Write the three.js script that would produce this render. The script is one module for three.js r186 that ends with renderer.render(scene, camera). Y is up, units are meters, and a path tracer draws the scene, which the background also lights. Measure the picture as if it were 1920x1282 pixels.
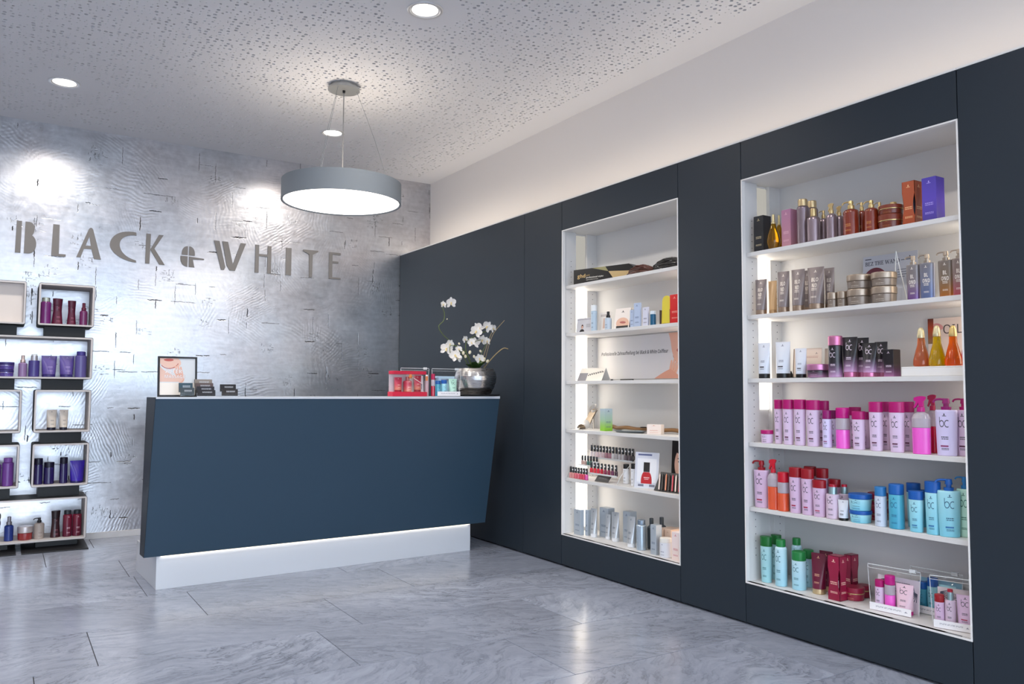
import * as THREE from 'three';
import { RectAreaLightUniformsLib } from 'three/addons/lights/RectAreaLightUniformsLib.js';
import { RoundedBoxGeometry } from 'three/addons/geometries/RoundedBoxGeometry.js';
import { mergeGeometries, toCreasedNormals } from 'three/addons/utils/BufferGeometryUtils.js';

// ---------------------------------------------------------------- camera, sky, exposure
const scene = new THREE.Scene();
const camera = new THREE.PerspectiveCamera(46.21, 1920 / 1282, 0.05, 60);
camera.rotation.order = 'YXZ';
camera.position.set(-2.8515, 1.0366, 6.3157);
camera.rotation.set(0.0617, -0.5648, 0.0055);
scene.background = new THREE.Color(0.71, 0.84, 1.0);          // even overcast sky outside the shop window
scene.backgroundIntensity = 6.2;
const renderer = new THREE.WebGLRenderer({ antialias: true });
renderer.shadowMap.enabled = true;
renderer.toneMapping = THREE.LinearToneMapping;
renderer.toneMappingExposure = 1.12;
RectAreaLightUniformsLib.init();
const WARM = new THREE.Color(1.0, 0.86, 0.70), NEUTRAL = new THREE.Color(1.0, 0.93, 0.85);
const POWER = { down: 4.2, pendant: 8, pendantUp: 4.5, slot: 4.0, cove: 9, plinth: 2.4 };

// ---------------------------------------------------------------- helpers
let seed = 12345;
const rnd = () => { seed = (seed * 1664525 + 1013904223) >>> 0; return seed / 4294967296; };
const used = new Map();
function numbered(name) {
  const n = used.get(name) ?? 0; used.set(name, n + 1);
  return n ? `${name}_${String(n).padStart(3, '0')}` : name;
}
function mesh(name, geometry, material, parent) {
  const m = new THREE.Mesh(geometry, material);
  m.name = parent ? name : numbered(name); m.castShadow = m.receiveShadow = true;
  (parent ?? scene).add(m);
  return m;
}
function thing(name, label, category, pos = [0, 0, 0], turn = 0, group) {
  const o = new THREE.Group(); o.name = numbered(name); scene.add(o);
  o.position.set(...pos); o.rotation.y = turn; o.userData = { label, category };
  if (group) o.userData.group = group;
  return o;
}
function struct(name, parent) {
  const o = new THREE.Group(); o.name = name; (parent ?? scene).add(o);
  if (!parent) o.userData.kind = 'structure';
  return o;
}
const ORD = ['first', 'second', 'third', 'fourth', 'fifth', 'sixth', 'seventh', 'eighth', 'ninth', 'tenth', 'eleventh', 'twelfth', 'thirteenth', 'fourteenth'];
const std = (color, roughness = 0.6, more = {}) => new THREE.MeshStandardMaterial({ color, roughness, ...more });
const phys = (color, roughness = 0.3, more = {}) => new THREE.MeshPhysicalMaterial({ color, roughness, ...more });
const rgb = (r, g, b) => new THREE.Color().setRGB(r, g, b);
const merge = (list) => mergeGeometries(list.map((g) => (g.index ? g.toNonIndexed() : g)).map((g) => { for (const k of Object.keys(g.attributes)) if (!['position', 'normal', 'uv'].includes(k)) g.deleteAttribute(k); return g; }));
const box = (x0, x1, y0, y1, z0, z1) => new THREE.BoxGeometry(x1 - x0, y1 - y0, z1 - z0).translate((x0 + x1) / 2, (y0 + y1) / 2, (z0 + z1) / 2);
const rbox = (x0, x1, y0, y1, z0, z1, r = 0.002, s = 2) => new RoundedBoxGeometry(x1 - x0, y1 - y0, z1 - z0, s, r).translate((x0 + x1) / 2, (y0 + y1) / 2, (z0 + z1) / 2);
const cyl = (r0, r1, y0, y1, seg = 20, open = false) => new THREE.CylinderGeometry(r1, r0, y1 - y0, seg, 1, open).translate(0, (y0 + y1) / 2, 0);
const V = (x, y, z) => new THREE.Vector3(x, y, z);
const tube = (pts, r, seg = 20, rad = 6) => new THREE.TubeGeometry(new THREE.CatmullRomCurve3(pts.map((p) => V(...p))), seg, r, rad);
function lathe(profile, seg = 24, sz = 1) {                       // [radius, height] pairs, corners eased, uv.y = height
  const pts = [];
  profile.forEach(([r, y], i) => {
    const a = profile[i - 1], b = profile[i + 1];
    if (!a || !b || r < 1e-4) { pts.push(new THREE.Vector2(Math.max(r, 1e-5), y)); return; }
    for (const q of [a, b]) {
      const dx = q[0] - r, dy = q[1] - y, l = Math.hypot(dx, dy), e = Math.min(0.0012, l * 0.3) / l;
      pts.push(new THREE.Vector2(r + dx * e, y + dy * e));
    }
  });
  const g = new THREE.LatheGeometry(pts, seg), top = Math.max(...profile.map((p) => p[1])), uv = g.attributes.uv, p = g.attributes.position;
  for (let i = 0; i < uv.count; i++) uv.setY(i, p.getY(i) / top);
  if (sz !== 1) g.scale(1, 1, sz);
  return g;
}
function canvasTexture(w, h, draw) {
  const c = document.createElement('canvas'); c.width = w; c.height = h;
  draw(c.getContext('2d'), w, h);
  const t = new THREE.CanvasTexture(c); t.colorSpace = THREE.SRGBColorSpace; t.anisotropy = 4;
  return t;
}
function dataTexture(w, h, data, srgb) {
  const t = new THREE.DataTexture(data, w, h, THREE.RGBAFormat); t.magFilter = t.minFilter = THREE.LinearFilter;
  t.wrapS = t.wrapT = THREE.RepeatWrapping; if (srgb) t.colorSpace = THREE.SRGBColorSpace; t.needsUpdate = true;
  return t;
}
// gradient noise on a hashed grid
const PERM = new Uint8Array(512); { for (let i = 0; i < 256; i++) PERM[i] = i; for (let i = 255; i > 0; i--) { const j = Math.floor(rnd() * (i + 1)), t = PERM[i]; PERM[i] = PERM[j]; PERM[j] = t; } for (let i = 0; i < 256; i++) PERM[256 + i] = PERM[i]; }
function noise(x, y) {
  const xi = Math.floor(x), yi = Math.floor(y), fx = x - xi, fy = y - yi, X = xi & 255, Y = yi & 255;
  const u = fx * fx * fx * (fx * (fx * 6 - 15) + 10), v = fy * fy * fy * (fy * (fy * 6 - 15) + 10);
  const g = (h, a, b) => { h &= 7; const s = h < 4 ? a : b, t = h < 4 ? b : a; return (h & 1 ? -s : s) + (h & 2 ? -t : t) * 0.6; };
  const A = PERM[X] + Y, B = PERM[X + 1] + Y;
  const a = g(PERM[A], fx, fy), b = g(PERM[B], fx - 1, fy), c = g(PERM[A + 1], fx, fy - 1), d = g(PERM[B + 1], fx - 1, fy - 1);
  return a + u * (b - a) + v * (c + u * (d - c) - a - u * (b - a));
}
function fbm(x, y, o) { let s = 0, a = 0.5; for (let i = 0; i < o; i++) { s += a * noise(x, y); x = x * 2.03 + 17.3; y = y * 2.03 + 9.1; a *= 0.5; } return s; }
const FACE = { down: [-Math.PI / 2, 0], up: [Math.PI / 2, 0], back: [0, 0], front: [0, Math.PI] };      // back = -z, front = +z
function areaLight(name, w, h, pos, dir, color, intensity, turn = 0) {
  const l = new THREE.RectAreaLight(color, intensity, w, h); l.name = name; l.position.set(...pos);
  l.rotation.set(FACE[dir][0], FACE[dir][1], 0); if (turn) l.rotateOnWorldAxis(new THREE.Vector3(0, 1, 0), turn); scene.add(l);
  return l;
}

// ---------------------------------------------------------------- shared materials
const M = {
  white: std(rgb(0.80, 0.79, 0.78), 0.55), ceiling: std(rgb(0.74, 0.74, 0.76), 0.85), felt: std(rgb(0.20, 0.20, 0.21), 1),
  slate: phys(rgb(0.019, 0.028, 0.039), 0.46, { specularIntensity: 0.6 }), slateBlue: phys(rgb(0.030, 0.062, 0.098), 0.42, { specularIntensity: 0.8 }), black: std(rgb(0.008, 0.008, 0.010), 0.5),
  carcass: std(rgb(0.70, 0.695, 0.69), 0.5), pin: std(rgb(0.05, 0.05, 0.06), 0.6), lacquer: phys(rgb(0.64, 0.67, 0.72), 0.3, { clearcoat: 0.3 }),
  steel: std(rgb(0.62, 0.62, 0.64), 0.3, { metalness: 1 }), greyMetal: std(rgb(0.25, 0.28, 0.30), 0.45, { metalness: 0.6 }),
  wall: std(rgb(0.78, 0.75, 0.735), 0.9), grout: std(rgb(0.07, 0.07, 0.08), 0.95),
};
const glow = (color, k) => new THREE.MeshStandardMaterial({ color: 0x222222, emissive: color, emissiveIntensity: k, roughness: 0.6 });

// ---------------------------------------------------------------- the room
const H = 2.868, WX = 0.286, LX = -6.2, FZ = 9.4;                  // ceiling height, wall behind the cabinets, far side wall, shop front
const marble = (() => {
  const N = 1536, S = 3.2, d = new Uint8Array(N * N * 4);
  for (let j = 0; j < N; j++) for (let i = 0; i < N; i++) {
    const x = (i / N) * S, y = (j / N) * S;
    const wx = fbm(x * 1.1 + 3, y * 1.1, 4), wy = fbm(x * 1.1, y * 1.1 + 40, 4);
    const a = x * 0.88 + y * 0.47, b = -x * 0.47 + y * 0.88, pa = a + wx * 0.30, pb = b + wy * 0.34;          // along and across the bedding
    const cloud = fbm(pa * 0.8 + 8, pb * 1.9, 5), fine = fbm(pa * 16, pb * 34, 4), grain = noise(x * 120, y * 120);
    const ridge = (n) => 1 - Math.min(1, Math.abs(n) * 2.2);
    const r1 = ridge(fbm(pa * 1.2 + 60, pb * 4.2, 5)) ** 7, r2 = ridge(fbm(pa * 4.1 + 5 + fine, pb * 8.0, 5)) ** 9, r3 = ridge(fbm(pa * 9 + 31 + fine * 1.2, pb * 13, 4) + 0.10) ** 12;
    const m1 = Math.max(0, 0.25 + cloud * 1.5), m2 = Math.max(0, 0.30 + wx * 1.5), m3 = Math.max(0, 0.35 - wy * 1.5);
    const t = 0.345 + cloud * 0.15 + fine * 0.07 + grain * 0.012 - r1 * m1 * 0.11 - r2 * m2 * 0.15 - r3 * m3 * 0.24, k = (j * N + i) * 4;
    const v = Math.min(1, Math.max(0, t + 0.38));
    d[k] = 255 * Math.min(1, v * 0.965); d[k + 1] = 255 * Math.min(1, v * 0.99); d[k + 2] = 255 * Math.min(1, v * 1.03 + 0.02); d[k + 3] = 255;
  }
  return dataTexture(N, N, d, true);
})();
{
  const floor = struct('floor');
  mesh('slab', box(LX - 0.2, WX + 0.2, -0.16, -0.004, -0.2, FZ + 0.3), M.grout, floor);
  const mats = [0.97, 1.0, 1.03].map((k) => new THREE.MeshPhysicalMaterial({ map: marble, color: rgb(0.76 * k, 0.79 * k, 0.84 * k), roughness: 0.19, specularIntensity: 1.0 }));
  const W = 1.05, D = 0.505, gap = 0.0016, starts = [-2.22, -2.2, -2.014, -2.51, -2.72, -2.085, -2.31, -2.6];
  for (let r = -3; r < 17; r++) {
    const z0 = Math.max(0.868 + 0.505 * r, 0.001), z1 = 0.868 + 0.505 * (r + 1);
    if (z1 <= 0.01 || z0 > FZ) continue;
    for (let x = starts[((r % 8) + 8) % 8] - 4 * W; x < WX; x += W) {
      const x0 = Math.max(x, LX) + gap, x1 = Math.min(x + W, WX) - gap; if (x1 - x0 < 0.05) continue;
      const g = new RoundedBoxGeometry(x1 - x0, 0.02, z1 - z0 - 2 * gap, 1, 0.0008), p = g.attributes.position, uv = g.attributes.uv;
      const ou = rnd() * 0.66 * 3.2, ov = rnd() * 0.83 * 3.2, flip = rnd() < 0.5 ? 1 : -1;
      for (let i = 0; i < p.count; i++) uv.setXY(i, (ou + (flip * p.getX(i) + (x1 - x0) / 2)) / 3.2, (ov + p.getZ(i) + D / 2) / 3.2);
      mesh('tile', g.translate((x0 + x1) / 2, -0.01, (z0 + z1) / 2), mats[Math.floor(rnd() * 3)], floor);
    }
  }
}
const DOWNLIGHTS = [[-2.61, 0.915, 'white recessed downlight over the shelf boxes, left of the hanging lamp'], [-0.936, 0.892, 'white recessed downlight seen behind the hanging lamp wires'], [-1.203, 2.915, 'white recessed downlight nearest the viewer, at the top edge of the picture']];
const REST = [[-2.9, 2.92], [-4.4, 0.9], [-4.6, 2.92], [-1.2, 4.95], [-2.9, 4.95], [-4.6, 4.95], [-1.2, 7.0], [-2.9, 7.0], [-4.6, 7.0]];
{
  const ceiling = struct('ceiling');
  const X0 = -3.9, X1 = 0.10, Z0 = 0.14, Z1 = 4.14, T = 0.0125, C = 0.25;
  // plain board round the perforated field, the slab above
  const hole = 0.070, board = [box(LX, X0, H, H + T, 0, FZ), box(X1, WX, H, H + T, 0, FZ), box(X0, X1, H, H + T, 0, Z0), box(X0, X1, H, H + T, Z1, FZ)];
  mesh('plain_board', merge(board), M.ceiling, ceiling);
  mesh('slab', box(LX - 0.2, WX + 0.2, H + 0.10, H + 0.3, -0.2, FZ + 0.3), M.ceiling, ceiling);
  mesh('felt_lining', box(X0 - 0.05, X1 + 0.05, H + T + 0.022, H + T + 0.026, Z0 - 0.05, Z1 + 0.05), M.felt, ceiling);
  const shapes = [];
  const poly = (cx, cz, r, n, a0) => { const h = new THREE.Path(); for (let i = 0; i < n; i++) { const a = a0 - (i / n) * Math.PI * 2; h[i ? 'lineTo' : 'moveTo'](cx + Math.cos(a) * r, cz + Math.sin(a) * r); } h.closePath(); return h; };
  const cellAt = (v, o) => Math.floor((v - o) / C + 1e-6), blocks = [...DOWNLIGHTS, ...REST].filter(([a, b]) => a > X0 + 0.1 && a < X1 - 0.1 && b > Z0 + 0.1 && b < Z1 - 0.1).map(([a, b]) => [cellAt(a - 0.09, X0), cellAt(a + 0.09, X0), cellAt(b - 0.09, Z0), cellAt(b + 0.09, Z0), a, b]);
  for (let i = 0; i < Math.round((X1 - X0) / C); i++) for (let j = 0; j < Math.round((Z1 - Z0) / C); j++) {
    const x = X0 + i * C, z = Z0 + j * C, inBlock = blocks.find(([i0, i1, j0, j1]) => i >= i0 && i <= i1 && j >= j0 && j <= j1);
    if (inBlock) inBlock.cells = (inBlock.cells ?? []).concat([[x, z]]);
    const s = new THREE.Shape([new THREE.Vector2(x, z), new THREE.Vector2(x + C, z), new THREE.Vector2(x + C, z + C), new THREE.Vector2(x, z + C)]), put = [];
    const n = 8, q = C / n;
    for (let i = 0; i < n; i++) for (let j = 0; j < n; j++) {
      const t = rnd(), r = t < 0.20 ? 0.0092 : t < 0.52 ? 0.0062 : 0.0034, m = q / 2 - r - 0.0018, cx = x + (i + 0.5) * q + (rnd() * 2 - 1) * Math.min(m, 0.009), cz = z + (j + 0.5) * q + (rnd() * 2 - 1) * Math.min(m, 0.009);
      if (rnd() < 0.16 || [...DOWNLIGHTS, ...REST].some(([a, b]) => Math.hypot(a - cx, b - cz) < 0.19) || Math.hypot(cx + 1.188, cz - 1.787) < 0.07) continue;
      put.push([cx, cz, r]);
    }
    for (const [a, b, r] of put) s.holes.push(poly(a, b, r, r < 0.005 ? 7 : 10, rnd() * 3));
    if (inBlock) (inBlock.holes ??= []).push(...s.holes); else shapes.push(s);
  }
  for (const k of blocks) {
    const [i0, i1, j0, j1, a, b] = k, x0 = X0 + i0 * C, x1 = X0 + (i1 + 1) * C, z0 = Z0 + j0 * C, z1 = Z0 + (j1 + 1) * C;
    const s = new THREE.Shape([[x0, z0], [x1, z0], [x1, z1], [x0, z1]].map(([u, v]) => new THREE.Vector2(u, v)));
    s.holes.push(...(k.holes ?? []), poly(a, b, hole, 40, 0)); shapes.push(s);
  }
  const g = new THREE.ExtrudeGeometry(shapes, { depth: T, bevelEnabled: false, curveSegments: 4 });
  g.rotateX(Math.PI / 2).translate(0, H + T, 0);
  const panel = mesh('perforated_panel', g, M.ceiling, ceiling);
  panel.userData.kind = 'stuff';
}
const flatLensGeo = cyl(0.066, 0.066, -0.003, 0.0, 40), lens = glow(rgb(1, 0.95, 0.88), 6), ringMat = std(rgb(0.72, 0.72, 0.72), 0.35, { metalness: 0.5 });
const ringGeo = lathe([[0.066, 0.004], [0.068, -0.001], [0.073, -0.006], [0.084, -0.006], [0.088, -0.001], [0.088, 0.0]], 40), innerGeo = lathe([[0.0665, -0.001], [0.0640, -0.002], [0.0595, 0.026], [0.0615, 0.028]], 40), lensGeo = cyl(0.0594, 0.0594, 0.0245, 0.0275, 40);
[...DOWNLIGHTS, ...REST.map(([x, z], k) => [x, z, `white recessed downlight outside the picture, ${ORD[k]} of those over the rest of the shop`])].forEach(([x, z, label], i) => {
  const t = thing('recessed_downlight', label, 'ceiling light', [x, H - 0.0005, z], 0, i < 3 ? undefined : 'downlights over the rest of the shop');
  const deep = x > -3.8 && z < 4.0; mesh('trim_ring', ringGeo, ringMat, t); if (deep) mesh('inner_ring', innerGeo, M.white, t); mesh('lens', deep ? lensGeo : flatLensGeo, lens, t);
  const s = new THREE.SpotLight(NEUTRAL, POWER.down, 0, 1.42, 0.6, 2); s.name = 'downlight_beam'; s.position.set(x, H - 0.016, z); s.target.position.set(x, 0, z); s.castShadow = true; s.shadow.radius = 2.4; scene.add(s, s.target);
});

// back wall: thin leaf of silver over plaster, laid in squares and burnished, with dark cracks where the squares meet
{
  const W = 3.4, N = 1800, NH = 1520, d = new Uint8Array(N * NH * 4), q = new Uint8Array(N * NH * 4);
  const bump = new Float32Array(N * NH);
  const patches = Array.from({ length: 170 }, () => ({ x: rnd() * W, y: rnd() * H, r: 0.05 + rnd() * 0.17, a: rnd() * Math.PI, f: 190 + rnd() * 190, k: rnd() }));
  for (let j = 0; j < NH; j++) for (let i = 0; i < N; i++) {
    const x = (i / N) * W, y = (j / NH) * H, n1 = fbm(x * 3, y * 3 + 5, 4), n2 = fbm(x * 26 + 3, y * 26, 3), n3 = fbm(x * 7 + 40 + n1, y * 40, 3);
    const cell = noise(Math.floor(x / 0.13) * 3.7 + 0.5, Math.floor(y / 0.13) * 2.9 + 0.3), k = j * N + i;
    const v = 0.84 + n1 * 0.10 + cell * 0.02 + n2 * 0.07 + n3 * 0.06, warm = fbm(x * 2.2 + 70, y * 2.2 + 11, 3) * 0.05;
    d[k * 4] = 255 * Math.min(1, v * (1 + warm)); d[k * 4 + 1] = 255 * Math.min(1, v); d[k * 4 + 2] = 255 * Math.min(1, v * (1.01 - warm * 0.5)); d[k * 4 + 3] = 255;
    const ro = 0.33 + n1 * 0.09 + n2 * 0.08 + cell * 0.02; q[k * 4] = q[k * 4 + 1] = q[k * 4 + 2] = 255 * ro; q[k * 4 + 3] = 255;
    bump[k] = n1 * 0.25 + n2 * 0.14 + n3 * 0.12 + noise(x * 80, y * 80) * 0.03;
  }
  for (const p of patches) {
    const ca = Math.cos(p.a), sa = Math.sin(p.a);
    for (let j = Math.max(0, Math.floor((p.y - p.r) / H * NH)); j < Math.min(NH, (p.y + p.r) / H * NH); j++) for (let i = Math.max(0, Math.floor((p.x - p.r) / W * N)); i < Math.min(N, (p.x + p.r) / W * N); i++) {
      const x = (i / N) * W - p.x, y = (j / NH) * H - p.y, e = 1 - Math.hypot(x, y) / p.r; if (e <= 0) continue;
      const s = Math.sin((x * ca + y * sa) * p.f + 6 * noise(x * 9 + p.k * 50, y * 9)), w = Math.min(1, e * 2.2) * (0.35 + 0.65 * p.k);
      bump[j * N + i] += s * 0.085 * w;
    }
  }
  const crack = (x, y, len, up, wide, dark) => {                   // tapering dark split in the leaf
    const n = Math.ceil(len / 0.001);
    for (let s = 0; s <= n; s++) {
      const t = s / n, hw = wide * Math.sin(Math.PI * (0.08 + 0.84 * t)) ** 0.7, off = noise(x * 31 + t * 4, y * 17) * 0.004;
      const cx = up ? x + off : x + t * len, cy = up ? y + t * len : y + off;
      const a = Math.round(((up ? cx : cy) - hw) / (up ? W / N : H / NH)), b = Math.round(((up ? cx : cy) + hw) / (up ? W / N : H / NH));
      for (let m = a; m <= b; m++) {
        const i = up ? m : Math.round(cx / W * N), j = up ? Math.round(cy / H * NH) : m; if (i < 0 || j < 0 || i >= N || j >= NH) continue;
        const k = j * N + i, f = 1 - dark * (0.75 + 0.25 * noise(t * 20, x * 9)); d[k * 4] *= f; d[k * 4 + 1] *= f; d[k * 4 + 2] *= f; bump[k] -= 0.5 * dark;
      }
    }
  };
  for (let n = 0; n < 260; n++) {
    const up = rnd() < 0.48, gx = Math.round(rnd() * W / 0.13) * 0.13 + (rnd() - 0.5) * 0.02, gy = Math.round(rnd() * H / 0.13) * 0.13 + (rnd() - 0.5) * 0.02;
    const strong = rnd() < 0.28;
    crack(up ? gx : rnd() * W, up ? rnd() * H : gy, 0.03 + rnd() * (strong ? 0.07 : 0.12), up, strong ? 0.0010 + rnd() * 0.0010 : 0.0008, strong ? 0.75 : 0.32);
  }
  for (let n = 0; n < 60; n++) { const x = rnd() * W, y = rnd() * H; for (let m = 0; m < 14; m++) crack(x + (rnd() - 0.5) * 0.09, y + (rnd() - 0.5) * 0.07, 0.004 + rnd() * 0.02, rnd() < 0.5, 0.0007, 0.12 + rnd() * 0.22); }
  const b8 = new Uint8Array(N * NH * 4);
  for (let k = 0; k < N * NH; k++) { b8[k * 4] = b8[k * 4 + 1] = b8[k * 4 + 2] = 255 * Math.min(1, Math.max(0, 0.5 + bump[k] * 0.55)); b8[k * 4 + 3] = 255; }
  const leaf = new THREE.MeshStandardMaterial({ map: dataTexture(N, NH, d, true), roughnessMap: dataTexture(N, NH, q), roughness: 1, metalness: 0.95, bumpMap: dataTexture(N, NH, b8), bumpScale: 0.0036, color: rgb(0.93, 0.93, 0.95) });
  const wall = struct('wall_back');
  const g = new THREE.PlaneGeometry(WX - LX, H + 0.1).translate((WX + LX) / 2, (H + 0.1) / 2, 0), p = g.attributes.position, uv = g.attributes.uv;
  for (let i = 0; i < uv.count; i++) uv.setXY(i, (p.getX(i) + 3.1) / W, p.getY(i) / H);
  mesh('silver_leaf', g, leaf, wall);
  mesh('masonry', box(LX - 0.2, WX + 0.2, -0.16, H + 0.3, -0.2, -0.002), M.wall, wall);
  const bb = struct('baseboard_back'); mesh('board', rbox(LX, 0.0, 0, 0.042, 0.0005, 0.012, 0.002), std(rgb(0.62, 0.62, 0.64), 0.5), bb);
}
{
  const right = struct('wall_right'); mesh('plaster', box(WX, WX + 0.2, -0.16, H + 0.3, -0.2, FZ + 0.3), M.wall, right);
  const left = struct('wall_left'); mesh('plaster', box(LX - 0.2, LX, -0.16, H + 0.3, -0.2, FZ + 0.3), M.wall, left);
  // shop front: piers, head and a glazed opening
  const front = struct('wall_front'), ox0 = -5.9, ox1 = 0.0, oy1 = 2.55;
  mesh('plaster', merge([box(LX, ox0, 0, H + 0.3, FZ, FZ + 0.2), box(ox1, WX, 0, H + 0.3, FZ, FZ + 0.2), box(ox0, ox1, oy1, H + 0.3, FZ, FZ + 0.2)]), M.wall, front);
  const win = struct('window_1');
  const bars = [box(ox0, ox1, 0, 0.08, FZ + 0.06, FZ + 0.14), box(ox0, ox1, oy1 - 0.07, oy1, FZ + 0.06, FZ + 0.14)];
  for (let k = 0; k <= 3; k++) { const x = ox0 + 0.035 + k * (ox1 - ox0 - 0.07) / 3; bars.push(box(x - 0.035, x + 0.035, 0.08, oy1 - 0.07, FZ + 0.06, FZ + 0.14)); }
  mesh('frame', merge(bars), M.slate, win);
  for (let k = 0; k < 3; k++) { const w = (ox1 - ox0 - 0.07) / 3, x = ox0 + 0.07 + k * w; mesh('pane', new THREE.PlaneGeometry(w - 0.07, oy1 - 0.15).translate(x + (w - 0.07) / 2, (oy1 + 0.01) / 2, FZ + 0.1), new THREE.MeshPhysicalMaterial({ color: 0xffffff, transmission: 1, thickness: 0, roughness: 0, ior: 1.5 }), win); }
  const out = struct('pavement'); mesh('paving', box(-30, 24, -0.3, -0.05, FZ + 0.3, 40), std(rgb(0.30, 0.30, 0.31), 0.9), out);
}

// ---------------------------------------------------------------- wall cabinet: blank panels and two lit display niches
const TOP = 2.2, SHELF = [1.682, 1.392, 1.102, 0.812, 0.522], FLOORY = 0.192;
function blankUnit(z0, z1, label) {
  const t = thing('cabinet_panel', label, 'cabinet');
  mesh('front_panel', rbox(0, 0.02, 0.012, TOP, z0 + 0.0015, z1 - 0.0015, 0.0012), M.slate, t);
  mesh('carcass', box(0.021, WX - 0.001, 0.012, TOP - 0.02, z0 + 0.06, z1 - 0.06), M.slate, t);
  mesh('top_board', box(0.0, WX - 0.001, TOP + 0.0003, TOP + 0.008, z0 + 0.0006, z1 - 0.0006), M.white, t);
  mesh('plinth', box(0.03, 0.2, 0, 0.0118, z0 + 0.0006, z1 - 0.0006), M.black, t);
}
blankUnit(0.004, 1.9625, 'widest slate-grey cabinet panel, between the silver wall and the first niche');
blankUnit(1.9625, 2.379, 'narrow slate-grey cabinet panel bordering the far side of the first niche');
blankUnit(3.378, 3.789, 'slate-grey cabinet panel standing between the two lit niches');
blankUnit(4.789, 5.35, 'slate-grey cabinet panel at the right edge of the picture, after the pink and blue bottles');
function nicheUnit(z0, z1, label, litFrom, litTo) {
  const t = thing('display_cabinet', label, 'cabinet'), OT = 2.017, OB = FLOORY, B = 0.27;
  const c = M.carcass;
  mesh('upper_panel', rbox(0, 0.02, OT, TOP, z0 + 0.0015, z1 - 0.0015, 0.0012), M.slate, t);
  mesh('lower_panel', rbox(0, 0.02, 0.012, OB, z0 + 0.0015, z1 - 0.0015, 0.0012), M.slate, t);
  mesh('plinth', box(0.03, 0.2, 0, 0.0118, z0 + 0.0006, z1 - 0.0006), M.black, t);
  mesh('top_board', box(0.0, WX - 0.001, TOP + 0.0003, TOP + 0.008, z0 + 0.0006, z1 - 0.0006), M.white, t);
  const e = 0.006;                                                   // white lipping round the opening, a hair proud of the slate panels
  mesh('edge_trim', merge([box(-0.001, 0.02, OB, OT, z0, z0 + e), box(-0.001, 0.02, OB, OT, z1 - e, z1), box(-0.001, 0.02, OT - 0.002, OT + 0.004, z0, z1), box(-0.001, 0.02, OB - 0.007, OB, z0, z1)]), M.white, t);
  mesh('back_panel', box(B, WX - 0.002, OB, OT + 0.02, z0, z1), c, t);
  mesh('top_panel', box(0.02, B, OT, OT + 0.018, z0, z1), c, t);
  mesh('bottom_panel', box(0.02, B, OB - 0.02, OB, z0, z1), c, t);
  const holes = new THREE.CircleGeometry(0.0026, 8);
  for (const [z, s] of [[z0, 1], [z1, -1]]) {                         // each side: a front strip, a lit slot and a back strip
    const zo = z - s * 0.018;
    const front = mesh('side_strip', box(0.0206, 0.107, OB, OT, Math.min(z, zo), Math.max(z, zo)), c, t);
    const back = mesh('side_strip', box(0.195, B, OB, OT, Math.min(z, zo), Math.max(z, zo)), c, t);
    for (const [strip, x] of [[front, 0.070], [back, 0.237]]) {
      const pins = []; for (let y = 0.30; y < 1.86; y += 0.032) pins.push(holes.clone().rotateY(s > 0 ? 0 : Math.PI).translate(x, y, z + s * 0.0004));
      mesh('pin_holes', merge(pins), M.pin, strip).userData.kind = 'stuff';
    }
    const zb = z - s * 0.022, dimTop = 2.005;
    mesh('slot_lining', merge([box(0.10, 0.202, OB, OT, Math.min(zb, zb - s * 0.004), Math.max(zb, zb - s * 0.004)), box(0.10, 0.107, OB, OT, Math.min(zb, zo), Math.max(zb, zo)), box(0.195, 0.202, OB, OT, Math.min(zb, zo), Math.max(zb, zo)), box(0.10, 0.202, OT, OT + 0.004, Math.min(zb, z), Math.max(zb, z)), box(0.10, 0.202, OB - 0.004, OB, Math.min(zb, z), Math.max(zb, z))]), c, t);
    mesh('light_strip', box(0.112, 0.190, litFrom, litTo, Math.min(zb, zb + s * 0.008), Math.max(zb, zb + s * 0.008)), glow(rgb(1, 0.96, 0.88), 1.8), t);
    mesh('light_strip', box(0.112, 0.190, litTo + 0.0005, dimTop, Math.min(zb, zb + s * 0.008), Math.max(zb, zb + s * 0.008)), glow(rgb(1, 0.96, 0.86), 0.40), t);
    areaLight('niche_strip', 0.074, litTo - litFrom, [0.151, (litFrom + litTo) / 2, zb + s * 0.010], s > 0 ? 'front' : 'back', WARM, POWER.slot);
  }
  for (const y of SHELF) { const s = mesh('shelf', rbox(0.030, B, y - 0.019, y, z0 + 0.001, z1 - 0.001, 0.0015), c, t); }
  return t;
}
const Z1 = 2.379, Z2 = 3.789;
nicheUnit(Z1, 3.378, 'lit white display niche nearer the desk, with brochures and make-up', 0.215, 1.76);
nicheUnit(Z2, 4.789, 'lit white display niche full of pink, red and blue bottles', 0.96, 1.76);
{
  const t = thing('cove_light', 'thin light strip lying along the top of the slate cabinets', 'light strip');
  mesh('channel', box(0.085, 0.125, TOP + 0.008, TOP + 0.016, 0.05, 5.33), M.steel, t);
  mesh('diffuser', box(0.09, 0.12, TOP + 0.016, TOP + 0.019, 0.06, 5.32), glow(rgb(1, 0.88, 0.70), 2.2), t);
  areaLight('cove_strip', 0.03, 5.26, [0.105, TOP + 0.021, 2.69], 'up', WARM, POWER.cove);
}

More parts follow.
